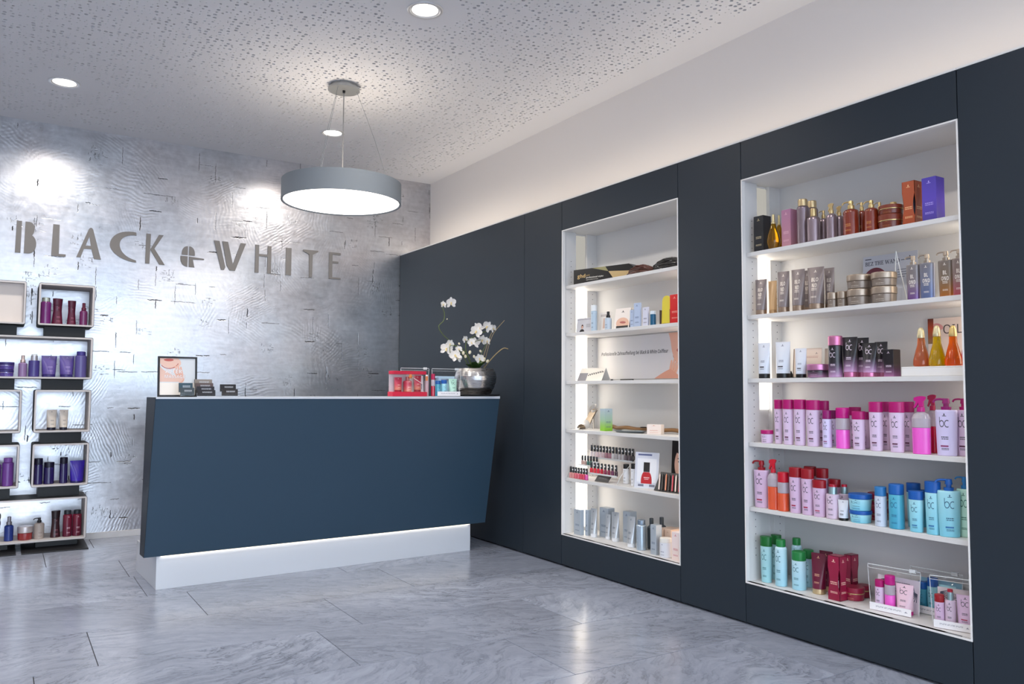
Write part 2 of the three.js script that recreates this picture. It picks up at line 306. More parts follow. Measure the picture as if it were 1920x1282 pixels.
// ---------------------------------------------------------------- hanging lamp
{
  const cx = -1.188, cz = 1.787, y0 = 2.150, y1 = 2.272, r = 0.35;
  const t = thing('pendant_lamp', 'round grey drum lamp hanging on thin wires over the reception desk', 'lamp', [cx, 0, cz]);
  mesh('canopy', merge([cyl(0.080, 0.080, H - 0.018, H - 0.0005, 40), cyl(0.094, 0.094, H - 0.033, H - 0.021, 40), cyl(0.05, 0.05, H - 0.022, H - 0.017, 24)]), std(rgb(0.36, 0.37, 0.37), 0.4, { metalness: 0.5 }), t);
  mesh('cord_grip', cyl(0.007, 0.009, H - 0.048, H - 0.033, 14), M.black, t);
  mesh('cord', cyl(0.0034, 0.0034, y1 - 0.01, H - 0.04, 8), std(rgb(0.3, 0.3, 0.3), 0.6), t);
  for (const a of [15, 135, 255]) {
    const c = Math.cos(a * Math.PI / 180), s = Math.sin(a * Math.PI / 180), dx = c * 0.845 + s * 0.535, dz = c * 0.535 - s * 0.845;
    mesh('wire', tube([[dx * 0.075, H - 0.03, dz * 0.075], [dx * 0.18, (H + y1) / 2, dz * 0.18], [dx * 0.28, y1 - 0.004, dz * 0.28]], 0.0011, 4, 5), M.greyMetal, t);
    mesh('wire_clip', cyl(0.006, 0.008, y1 - 0.004, y1 + 0.012, 12).translate(dx * 0.28, 0, dz * 0.28), M.steel, t);
  }
  mesh('shade', lathe([[r - 0.012, y0 + 0.006], [r - 0.006, y0], [r, y0], [r, y1], [r - 0.006, y1], [r - 0.006, y0 + 0.006], [r - 0.012, y0 + 0.006]], 96), std(rgb(0.20, 0.225, 0.25), 0.75), t);
  mesh('diffuser', cyl(r - 0.007, r - 0.007, y0 + 0.007, y0 + 0.011, 72), glow(rgb(1, 0.95, 0.90), 2.6), t);
  mesh('upper_diffuser', cyl(r - 0.007, r - 0.007, y1 - 0.014, y1 - 0.010, 72), glow(rgb(1, 0.93, 0.86), 0.7), t);
  const spot = new THREE.SpotLight(NEUTRAL, POWER.pendant, 0, 1.35, 0.7, 2); spot.name = 'pendant_beam'; spot.position.set(cx, y0 + 0.004, cz); spot.target.position.set(cx, 0, cz); spot.castShadow = true; spot.shadow.radius = 5; 
  areaLight('pendant_glow', 0.46, 0.46, [cx, y0 + 0.004, cz], 'down', NEUTRAL, POWER.pendant);
  areaLight('pendant_top_glow', 0.46, 0.46, [cx, y1 - 0.008, cz], 'up', WARM, POWER.pendantUp);
}

// ---------------------------------------------------------------- letters on the wall
{
  const t = thing('wall_lettering', 'grey metal letters reading BLACK & WHITE fixed to the silver wall', 'lettering', [0, 0, 0.001]);
  const m = std(rgb(0.20, 0.188, 0.18), 0.6, { metalness: 0.15 });
  const P = (pts) => new THREE.Shape(pts.map(([x, y]) => new THREE.Vector2(x, y)));
  const letter = (x0, w, shapes, y0 = 1.951, h = 0.219) => {
    const g = new THREE.ExtrudeGeometry(shapes, { depth: 0.007 / w, bevelEnabled: false, curveSegments: 14 });
    mesh('letter', g.scale(w, h, w).translate(x0, y0, 0.001), m, t);
  };
  const bowl = new THREE.Shape(); bowl.moveTo(0.42, 0.01); bowl.lineTo(0.44, 0.995); bowl.lineTo(0.62, 0.995); bowl.bezierCurveTo(0.92, 0.99, 0.98, 0.75, 0.78, 0.58); bowl.bezierCurveTo(1.10, 0.48, 1.08, 0.02, 0.62, 0.01); bowl.closePath();
  letter(-2.819, 0.122, [P([[0.0, 0.01], [0.26, 0.01], [0.28, 1.0], [0.03, 1.0]]), bowl]);
  letter(-2.607, 0.092, [P([[0, 0.03], [0.03, 0], [0.95, 0], [0.95, 0.075], [0.50, 0.075], [0.48, 1.0], [0.06, 1.0]])]);
  const A = new THREE.Shape(); A.moveTo(0, 0.02); A.lineTo(0.17, 0.02); A.lineTo(0.30, 0.31); A.lineTo(0.60, 0.31); A.lineTo(0.72, 0); A.lineTo(1.0, 0); A.lineTo(0.64, 0.95); A.quadraticCurveTo(0.56, 1.06, 0.46, 0.95); A.closePath();
  const tri = new THREE.Path(); tri.moveTo(0.36, 0.42); tri.lineTo(0.50, 0.72); tri.lineTo(0.57, 0.42); tri.closePath(); A.holes.push(tri);
  letter(-2.455, 0.154, [A]);
  const Cc = new THREE.Shape(); Cc.moveTo(0.96, 1.0); Cc.bezierCurveTo(0.25, 1.06, 0.0, 0.75, 0.0, 0.52); Cc.bezierCurveTo(0.02, 0.28, 0.45, 0.02, 1.0, 0.0); Cc.lineTo(0.98, 0.07); Cc.bezierCurveTo(0.55, 0.15, 0.36, 0.36, 0.36, 0.56); Cc.bezierCurveTo(0.37, 0.78, 0.62, 0.92, 0.97, 0.90); Cc.closePath();
  letter(-2.248, 0.176, [Cc]);
  letter(-2.014, 0.132, [P([[0, 0.0], [0.22, 0.0], [0.25, 1.0], [0.02, 1.0]]), P([[0.26, 0.50], [0.66, 1.0], [0.90, 1.0], [0.45, 0.52], [1.0, 0.0], [0.72, 0.0], [0.26, 0.46]])]);
  const q = (x, y, a, b, w, h) => { const s = new THREE.Shape(); s.moveTo(x, y); s.lineTo(x + a * w, y); s.bezierCurveTo(x + a * w * 1.05, y + b * h * 0.6, x + a * w * 0.7, y + b * h, x, y + b * h); s.closePath(); return s; };
  letter(-1.774, 0.166, [q(0.30, 0.57, -1, 1, 0.25, 0.43), q(0.36, 0.57, 1, 1, 0.24, 0.43), q(0.30, 0.51, -1, -1, 0.30, 0.50), P([[0.36, 0.51], [1.0, 0.46], [1.0, 0.40], [0.52, 0.38], [0.58, 0.06], [0.60, 0.0], [0.36, 0.0]])], 1.951, 0.155);
  letter(-1.540, 0.240, [P([[0.0, 1.0], [0.17, 1.0], [0.37, 0.10], [0.33, 0.0], [0.24, 0.0]]), P([[0.26, 1.0], [0.43, 1.0], [0.60, 0.22], [0.83, 1.0], [0.995, 1.0], [0.67, 0.0], [0.50, 0.0], [0.41, 0.16]])]);
  letter(-1.229, 0.124, [P([[0, 0], [0.23, 0], [0.23, 0.60], [0.77, 0.60], [0.77, 0], [1, 0], [1, 1], [0.77, 1], [0.77, 0.68], [0.23, 0.68], [0.23, 1], [0, 1]])]);
  letter(-0.989, 0.044, [P([[0, 0], [1, 0], [1, 1], [0, 1]])]);
  letter(-0.852, 0.126, [P([[0.43, 0], [0.62, 0], [0.64, 0.84], [1.0, 0.95], [1.0, 1.0], [0, 1.0], [0, 0.95], [0.40, 0.84]])]);
  letter(-0.634, 0.102, [P([[0, 0], [0.98, 0.0], [0.98, 0.06], [0.28, 0.06], [0.28, 0.60], [0.78, 0.60], [0.78, 0.67], [0.28, 0.67], [0.28, 0.92], [0.96, 0.92], [0.96, 1.0], [0, 1.0]])]);
}

// ---------------------------------------------------------------- reception desk
const DESK = { x: -2.146, z: 1.7654, a: 0.0399, top: 1.0 };
const onDesk = (lx, ld, y = DESK.top) => [DESK.x + lx * Math.cos(DESK.a) + ld * Math.sin(DESK.a), y, DESK.z - lx * Math.sin(DESK.a) + ld * Math.cos(DESK.a)];
{
  const t = thing('reception_desk', 'slate-blue reception desk with leaning front on a white plinth', 'desk', [DESK.x, 0, DESK.z], DESK.a);
  const prism = (xl, xr, [yf0, df0, yb0, db0], [yf1, df1, yb1, db1], lift = 0) => {      // bottom front/back, top front/back; right end lifted
    const v = [[xl, yf0, df0], [xr, yf0, df0], [xr, yb0, db0], [xl, yb0, db0], [xl, yf1, df1], [xr, yf1 + lift, df1], [xr, yb1 + lift, db1], [xl, yb1, db1]];
    const f = [[0, 1, 5, 4], [1, 2, 6, 5], [2, 3, 7, 6], [3, 0, 4, 7], [4, 5, 6, 7], [3, 2, 1, 0]], pos = [];
    for (const [a, b, c, d] of f) for (const i of [a, b, c, a, c, d]) pos.push(...v[i]);
    const g = new THREE.BufferGeometry(); g.setAttribute('position', new THREE.Float32BufferAttribute(pos, 3)); g.setAttribute('uv', new THREE.Float32BufferAttribute(new Float32Array(pos.length / 3 * 2), 2)); g.computeVertexNormals();
    return g;
  };
  mesh('front_panel', prism(-0.0618, 2.0185, [0.1735, 0.0133, 0.1735, -0.08], [0.9895, 0.1778, 0.9895, -0.049], 0.0065), M.slateBlue, t);
  mesh('side_panel', prism(-0.0638, -0.0619, [0.1735, 0.0123, 0.1735, -0.101], [0.9965, 0.1770, 0.9965, -0.049]), M.slate, t);
  mesh('countertop', prism(-0.0610, 2.0195, [0.9897, 0.1794, 0.9897, -0.049], [0.9985, 0.1800, 0.9985, -0.049], 0.0065), M.lacquer, t);
  mesh('rear_ledge', box(0.06, 2.0, 0.986, 0.9945, -0.20, -0.0495), M.lacquer, t);
  mesh('plinth', rbox(0, 1.9124, 0.0, 0.172, -0.55, 0, 0.0015), M.lacquer, t);
  mesh('drawer_base', box(0.15, 1.9, 0.172, 0.70, -0.54, -0.11), M.lacquer, t);
  mesh('work_top', rbox(0.06, 2.0, 0.70, 0.725, -0.62, -0.105), M.slate, t);
  mesh('light_strip', box(0.02, 1.90, 0.1705, 0.1730, 0.0015, 0.0115), glow(rgb(1, 0.88, 0.70), 2.0), t);
  areaLight('plinth_strip', 1.88, 0.009, onDesk(0.956, 0.0066, 0.1698), 'down', WARM, POWER.plinth, DESK.a);
}

// ---------------------------------------------------------------- open shelf boxes on the silver wall
const BOXD = 0.28, ROWS = [0.052, 0.403, 0.753, 1.102, 1.451], COLS = [[-3.072, -2.746], [-2.678, -2.352]];
{
  const shell = std(rgb(0.045, 0.047, 0.052), 0.6), lining = std(rgb(0.60, 0.57, 0.565), 0.6);
  const ring = (x0, x1, y0, y1, t, z0, z1, r) => {
    const rr = (a, b, c, d, q) => { const s = new THREE.Shape(); s.moveTo(a + q, c); s.lineTo(b - q, c); s.quadraticCurveTo(b, c, b, c + q); s.lineTo(b, d - q); s.quadraticCurveTo(b, d, b - q, d); s.lineTo(a + q, d); s.quadraticCurveTo(a, d, a, d - q); s.lineTo(a, c + q); s.quadraticCurveTo(a, c, a + q, c); return s; };
    const s = rr(x0, x1, y0, y1, r), h = rr(x0 + t, x1 - t, y0 + t, y1 - t, Math.max(r - t, 0.003)); s.holes.push(h);
    return new THREE.ExtrudeGeometry(s, { depth: z1 - z0, bevelEnabled: false, curveSegments: 5 }).translate(0, 0, z0);
  };
  const shelfBox = (x0, x1, row, label) => {
    const y0 = ROWS[row], y1 = y0 + 0.279, t = thing('shelf_box', label, 'shelf');
    mesh('outer_shell', ring(x0, x1, y0, y1, 0.002, 0.003, BOXD - 0.001, 0.014), shell, t);
    mesh('inner_lining', ring(x0 + 0.0022, x1 - 0.0022, y0 + 0.0022, y1 - 0.0022, 0.0105, 0.003, BOXD, 0.0125), lining, t);
    return t;
  };
  const [[a0, a1], [b0, b1]] = COLS;
  const closed = shelfBox(a0, a1, 4, 'shelf box of the top row closed by a plain cream panel');
  mesh('cream_panel', box(a0 + 0.014, a1 - 0.014, ROWS[4] + 0.014, ROWS[4] + 0.265, BOXD - 0.05, BOXD - 0.044), std(rgb(0.78, 0.71, 0.66), 0.7), closed);
  shelfBox(b0, b1, 4, 'open shelf box of the top row holding dark red and purple hair products');
  shelfBox(a0, b1, 3, 'wide open shelf box with lilac tubes and jars');
  shelfBox(a0, a1, 2, 'open shelf box cut by the picture edge, third row down');
  shelfBox(b0, b1, 2, 'open shelf box with only two small white tubes');
  shelfBox(a0, a1, 1, 'open shelf box with purple aerosol cans at the picture edge');
  shelfBox(b0, b1, 1, 'open shelf box with dark violet bottles and one bright violet tube');
  shelfBox(a0, b1, 0, 'wide lowest shelf box just above the floor');
  const sp = [[-3.03, -2.79], [-2.636, -2.396]];
  const names = ['the floor plate', 'the lowest box', 'the second row from below', 'the middle row', 'the wide lilac row'], side = ['edge-side', 'desk-side'];
  for (let c = 0; c < 2; c++) for (let r = 0; r < 5; r++) {
    const lo = r ? ROWS[r - 1] + 0.2795 : 0.0085, hi = ROWS[r] - 0.0005;
    const t = thing('spacer_block', `black ${side[c]} spacer block carrying the shelf box just above ${names[r]}`, 'spacer');
    mesh('block', rbox(sp[c][0], sp[c][1], lo, hi, 0.003, 0.2, 0.001), M.black, t);
  }
  for (const [x0, x1, l] of [[-3.10, -2.745, 'flat black floor plate under the shelf boxes, at the picture edge'], [-2.716, -2.343, 'flat black floor plate under the shelf boxes, on the desk side']]) {
    const t = thing('floor_plate', l, 'plate'); mesh('plate', rbox(x0, x1, 0.0002, 0.008, 0.013, 0.388, 0.001), M.black, t);
  }
}

// ---------------------------------------------------------------- printed wraps and product materials
const emblem = (c, x, y, s, col) => { c.fillStyle = col; c.beginPath(); c.moveTo(x, y - s * 0.7); c.quadraticCurveTo(x + s * 0.5, y - s * 0.2, x + s * 0.25, y + s * 0.2); c.lineTo(x - s * 0.25, y + s * 0.2); c.quadraticCurveTo(x - s * 0.5, y - s * 0.2, x, y - s * 0.7); c.fill(); c.fillRect(x - s, y + s * 0.3, s * 2, s * 0.22); };
const bcMark = (c, x, y, s, col) => { c.strokeStyle = col; c.lineWidth = s * 0.14; c.beginPath(); c.arc(x - s * 0.62, y, s * 0.5, 0, Math.PI * 2); c.stroke(); c.beginPath(); c.moveTo(x - s * 1.12, y - s * 1.1); c.lineTo(x - s * 1.12, y); c.stroke(); c.beginPath(); c.arc(x + s * 0.62, y, s * 0.55, Math.PI * 0.32, Math.PI * 1.68); c.stroke(); };
const words = (c, x, y, w, h, col, n = 2) => { c.fillStyle = col; for (let k = 0; k < n; k++) { let a = x - w / 2; while (a < x + w / 2) { const l = 4 + ((a * 7 + k * 13) % 9); c.fillRect(a, y + k * h * 1.7, Math.min(l, x + w / 2 - a), h); a += l + 3; } } };
function wrap({ bg, mark, ink = '#50505c', bar, lines = 2, text, metal, big, w = 512, h = 256 }) {
  return canvasTexture(w, h, (c) => {
    const g = c.createLinearGradient(0, 0, 0, h); bg.forEach((s, i) => g.addColorStop(bg.length > 1 ? i / (bg.length - 1) : 0, s)); if (bg.length === 1) g.addColorStop(1, bg[0]);
    c.fillStyle = g; c.fillRect(0, 0, w, h);
    const x = w / 2;
    emblem(c, x, h * 0.11, 15, ink);
    if (mark) bcMark(c, x, h * 0.30, 34, ink);
    if (big) { c.fillStyle = ink; c.font = 'bold 40px sans-serif'; c.textAlign = 'center'; c.fillText(big, x, h * 0.40); c.fillText(text ?? '', x, h * 0.56); }
    words(c, x, h * 0.58, 58, 6, ink, lines);
    if (bar) { c.fillStyle = bar; c.fillRect(x - 38, h * 0.77, 66, 9); words(c, x, h * 0.83, 60, 4, ink, 2); } else words(c, x, h * 0.80, 60, 4, ink, 2);
  });
}
const STYLE = {};
function style(name, o) {
  const s = { ...o };
  s.body = o.glass ? phys(o.glass, 0.08, { transmission: 0.85, thickness: 0.03, ior: 1.4, attenuationColor: new THREE.Color(o.glass), attenuationDistance: 0.05 })
    : phys(o.bg ? 0xffffff : o.color, o.rough ?? 0.32, { map: o.bg ? wrap(o) : null, metalness: o.metal ?? 0, clearcoat: o.coat ?? 0.2, clearcoatRoughness: 0.25 });
  s.capMat = phys(o.cap ?? '#ffffff', o.capRough ?? 0.38, { metalness: o.capMetal ?? 0 });
  STYLE[name] = s;
}
const INK = '#34343f';
style('pink', { bg: ['#dcc4e0'], mark: 1, ink: INK, bar: '#55203f', cap: '#b0006a' });
style('lilac', { bg: ['#d6cdf0'], mark: 1, ink: INK, bar: '#8a3a6a', cap: '#8e0866' });
style('biPink', { color: '#f06ad0', cap: '#c00680', liquid: '#f25fd0', ink: '#7a2060' });
style('biRed', { color: '#e0344a', cap: '#b00f4a', liquid: '#b80f35', ink: '#701020' });
style('red', { bg: ['#d6b8d6'], mark: 1, ink: INK, bar: '#a02040', cap: '#98061a' });
style('silverRed', { bg: ['#d8c2d6'], mark: 1, ink: INK, cap: '#9fb9bd', capMetal: 0.8, tip: '#b01030' });
style('biOrange', { color: '#e8734f', cap: '#c20a28', liquid: '#e0582f', ink: '#8a2a1a' });
style('blue', { bg: ['#a9e0ea', '#7ecbe0'], mark: 1, ink: '#2a5a78', bar: '#2a6fa8', cap: '#1258ac' });
style('teal', { bg: ['#55b4cc', '#3f9fc0'], mark: 1, ink: '#1f5f88', cap: '#1660b0' });
style('clearBlue', { color: '#d4dbe8', bg: ['#ccd6e6'], mark: 1, ink: '#56607c', cap: '#2f7ab8' });
style('mint', { bg: ['#bfe9d8'], mark: 1, ink: '#3a7060', cap: '#2f86c6' });
style('green', { bg: ['#a8d3d8', '#9fd6e0'], mark: 1, ink: '#2f6a70', cap: '#0a6424' });
style('greenCan', { bg: ['#bfe0ea', '#9ccfe0'], mark: 1, ink: '#3a6a78', cap: '#1d7c3c' });
style('maroon', { bg: ['#5c0b2c', '#6a0f34'], ink: '#d8b38a', cap: '#d9c39a', capMetal: 0.9 });
style('maroonBox', { bg: ['#9a1440', '#8c1038'], ink: '#f0d0b8' });
style('maroonJar', { bg: ['#8e1038'], ink: '#e8c8a0', cap: '#8a1236', band: '#dcc08a', lines: 2 });
style('taupe', { bg: ['#8c7f7c', '#857a7a'], ink: '#e8ddd0', cap: '#a08a78', capMetal: 0.85, metal: 0.35, big: 'BLO', text: 'ND' });
style('peachTube', { color: '#d8b080', rough: 0.2, cap: '#c09a70', capMetal: 0.6 });
style('taupeJar', { bg: ['#86786c'], ink: '#efe4d2', cap: '#b0a090', capMetal: 0.95, metal: 0.35 });
style('plum', { bg: ['#86807e', '#867b80', '#74508f'], ink: '#efe6dc', cap: '#b3a596', capMetal: 0.95, metal: 0.3, big: 'BL', text: 'OND' });
style('steelBlue', { bg: ['#7f7d84', '#767a90', '#5c6c98'], ink: '#efe6dc', cap: '#b3a596', capMetal: 0.95, metal: 0.3, big: 'BL', text: 'OND' });
style('copper', { bg: ['#80756c', '#83705e', '#b06a28'], ink: '#efe6dc', cap: '#b3a596', capMetal: 0.95, metal: 0.3, big: 'BL', text: 'OND' });
style('rose', { bg: ['#8a7c76', '#8c7670', '#b4505c'], ink: '#efe6dc', cap: '#b3a596', capMetal: 0.95, metal: 0.3, big: 'BL', text: 'OND' });
style('mauveCan', { color: '#8f7f86', metal: 0.75, rough: 0.3, cap: '#d8c095', capMetal: 0.95 });
style('mauve', { color: '#97858c', metal: 0.6, rough: 0.3, cap: '#d4bb8a', capMetal: 0.95 });
style('amber', { bg: ['#7c2a14', '#8a2f14'], ink: '#c98a4a', coat: 0.8, rough: 0.2, cap: '#d8bf88', capMetal: 0.95, lines: 3 });
style('amberJar', { bg: ['#6c2a18'], ink: '#c98a4a', cap: '#7c3420', band: '#e0c88a' });
style('blackBox', { bg: ['#17181c', '#1a1a20'], ink: '#c8b890' });
style('mauveBox', { bg: ['#b27a9a', '#c08894'], ink: '#e0b0c0' });
style('orangeBox', { bg: ['#b0502a', '#a84a24'], ink: '#f0c090', text: '' });
style('violetBox', { bg: ['#4a3aa8', '#5a44b8', '#4a3a96'], ink: '#b0a0e8' });
style('whiteTube', { bg: ['#dfe2ea', '#d4dcea'], ink: '#6a7080', bar: '#16161c', cap: '#0c0c10' });
style('blackPink', { bg: ['#100c14', '#140e18', '#c89ac8'], mark: 1, ink: '#e8d8e8', cap: '#c87aa0', capMetal: 0.8 });
style('blackPinkBox', { bg: ['#100c14', '#161018', '#a86a9a'], ink: '#e8d8e8' });
style('blackJar', { bg: ['#181018', '#b880a8'], ink: '#d8b8d0', cap: '#c884ac', capMetal: 0.8 });
style('oilGold', { glass: '#c8a010', cap: '#e4d4a0', capMetal: 0.8 });
style('oilPeach', { glass: '#eca070', cap: '#dcd0a8', capMetal: 0.8 });
style('oilYellow', { glass: '#e6d010', cap: '#dcd0a8', capMetal: 0.8 });
style('oilOrange', { glass: '#ee8a08', cap: '#dcc080', capMetal: 0.8 });
style('oilPink', { glass: '#e87a98', cap: '#dcd0a8', capMetal: 0.8 });
style('violetCan', { color: '#6a1f6a', rough: 0.25, coat: 0.6, cap: '#b8c0b8', capMetal: 0.7 });
style('wine', { bg: ['#4c0a2c', '#5a0f30'], ink: '#a05a78', cap: '#4a0a2a' });
style('wineSpray', { color: '#6a1f5a', rough: 0.25, cap: '#5a1030', coat: 0.6 });
style('lavender', { bg: ['#5f4f9a', '#55468f'], ink: '#9a8ac8', cap: '#2c2266' });
style('lavenderCan', { color: '#5c5494', cap: '#463c92' });
style('lavenderSpray', { color: '#8a6f9c', cap: '#d8c0b8', capMetal: 0.7 });
style('lavenderPump', { color: '#433a80', cap: '#c8c8d0', capMetal: 0.7 });
style('lavenderJar', { bg: ['#4c3a8c'], ink: '#b0a8e0', cap: '#2f2468', band: '#c8c0f0' });
style('creamTube', { bg: ['#c9c0b8', '#cfc6ba'], ink: '#6a6a70', cap: '#15172c' });
style('night', { color: '#1c0f52', rough: 0.2, coat: 0.7, cap: '#0c0826' });
style('nightTube', { color: '#3218a0', rough: 0.2, coat: 0.7, cap: '#1c1058' });
style('orchidCan', { color: '#6a3a8c', cap: '#7a4a98' });
style('navy', { color: '#16307c', rough: 0.25, cap: '#8a8890', capMetal: 0.7 });
style('redJar', { color: '#8a1a1c', rough: 0.15, coat: 0.8, cap: '#c8c0c0', capMetal: 0.6 });
style('beigePump', { bg: ['#a89c94'], ink: '#7a7070', cap: '#101018' });
style('burgundy', { bg: ['#2a0812', '#3a0a18'], ink: '#b07080', cap: '#1a060c' });
style('burgundyCan', { bg: ['#7a1030', '#5a0c2c'], ink: '#e8c8d0', cap: '#20242c' });
style('iceFoam', { bg: ['#b8ccdc'], ink: '#5a6a80', cap: '#e8eef2' });
style('iceBottle', { bg: ['#c0cedc'], ink: '#4a5a70', cap: '#101014' });
style('iceBox', { bg: ['#b4c4de'], ink: '#5a6a90' });
style('paleBox', { bg: ['#d4d6e6'], ink: '#4a4a5a' });
style('tealDrop', { color: '#0c5a80', cap: '#d8e4ec' });
style('yellowBox', { bg: ['#e0cc3a'], ink: '#a08a20' });
style('redBox', { bg: ['#d8201c', '#c8181a'], ink: '#f0b0a0' });
style('greenBox', { bg: ['#b8c8d4', '#a8c8b0', '#8ac828'], ink: '#5a6a80' });
style('creamBox', { bg: ['#ece0da'], ink: '#c87a60' });
style('whiteBottle', { bg: ['#e6eaf2'], ink: '#5a6a80', cap: '#101014' });
style('silver', { bg: ['#c2c8ce', '#ccd0d4'], ink: '#6a7480', cap: '#e0e2e6', metal: 0.5 });
style('silverCan', { color: '#b8c8d6', metal: 0.55, rough: 0.25, cap: '#8a9aac', capMetal: 0.7 });
style('smoke', { color: '#4a525a', metal: 0.3, cap: '#3c444c' });
style('silverBox', { bg: ['#b4bec8'], ink: '#6a7690', metal: 0.3 });
style('tanBox', { bg: ['#c8ae9c'], ink: '#a88a78' });
style('paleTin', { bg: ['#dfe2ea'], ink: '#6a7088', cap: '#e8e6e0' });
style('blushBox', { bg: ['#f0e2e2', '#f4e0da'], ink: '#c86a78' });
style('miniRed', { bg: ['#b81c44', '#c83a54', '#d88a6a'], ink: '#f4e0d0', cap: '#a01030' });
style('miniClear', { color: '#c8a8b0', cap: '#e08a50' });
style('palmPink', { bg: ['#e8c6d6'], mark: 1, ink: INK, cap: '#c3037f' });

// ---------------------------------------------------------------- product builders: front towards local -z, base at y = 0
const band = (r, y0, y1, sz = 1, seg = 28) => lathe([[r, y0], [r + 0.0006, y0 + 0.0006], [r + 0.0006, y1 - 0.0006], [r, y1]], seg, sz);
const pumpHead = (r, y0, y1) => merge([cyl(r * 0.30, r * 0.30, y0, y0 + (y1 - y0) * 0.45, 16), cyl(r * 0.42, r * 0.34, y0 + (y1 - y0) * 0.4, y1, 16), tube([[0, y1 - r * 0.16, 0], [r * 0.7, y1 - r * 0.10, 0], [r * 1.25, y1 - r * 0.22, 0], [r * 1.42, y1 - r * 0.5, 0]], r * 0.13, 12, 7)]);
function triggerHead(r, y0, y1) {
  const k = y1 - y0, s = new THREE.Shape();
  s.moveTo(-0.55, 0.1); s.lineTo(-0.50, 0.62); s.quadraticCurveTo(-0.85, 0.78, -0.95, 0.95); s.quadraticCurveTo(-0.2, 1.06, 0.75, 0.95); s.lineTo(1.25, 0.86); s.lineTo(1.25, 0.66); s.lineTo(0.85, 0.62); s.quadraticCurveTo(0.95, 0.3, 1.35, 0.02); s.lineTo(1.2, -0.03); s.quadraticCurveTo(0.6, 0.25, 0.45, 0.55); s.lineTo(0.3, 0.1); s.closePath();
  const g = new THREE.ExtrudeGeometry(s, { depth: 0.8, bevelEnabled: true, bevelSize: 0.06, bevelThickness: 0.08, bevelSegments: 2, curveSegments: 6 });
  return g.scale(r * 0.85, k, r * 0.55).translate(0, y0, -r * 0.22);
}
const loft = (h0, h, r, w, rows = 9, seg = 28) => {               // squeezed tube: round at the cap, flat crimp at the top
  const pos = [], uv = [], idx = [];
  for (let j = 0; j <= rows; j++) for (let i = 0; i <= seg; i++) {
    const t = j / rows, a = (i / seg) * Math.PI * 2, e = t * t * (3 - 2 * t), rx = r + (w - r) * Math.pow(t, 0.85), rz = Math.max(r * (1 - Math.pow(t, 1.15)), 0.0012);
    pos.push(Math.sin(a) * rx, h0 + (h - h0) * t, Math.cos(a) * rz); uv.push(i / seg, t);
    if (j < rows && i < seg) { const k = j * (seg + 1) + i; idx.push(k, k + 1, k + seg + 1, k + 1, k + seg + 2, k + seg + 1); }
  }
  const g = new THREE.BufferGeometry(); g.setAttribute('position', new THREE.Float32BufferAttribute(pos, 3)); g.setAttribute('uv', new THREE.Float32BufferAttribute(uv, 2)); g.setIndex(idx); g.computeVertexNormals();
  return g;
};
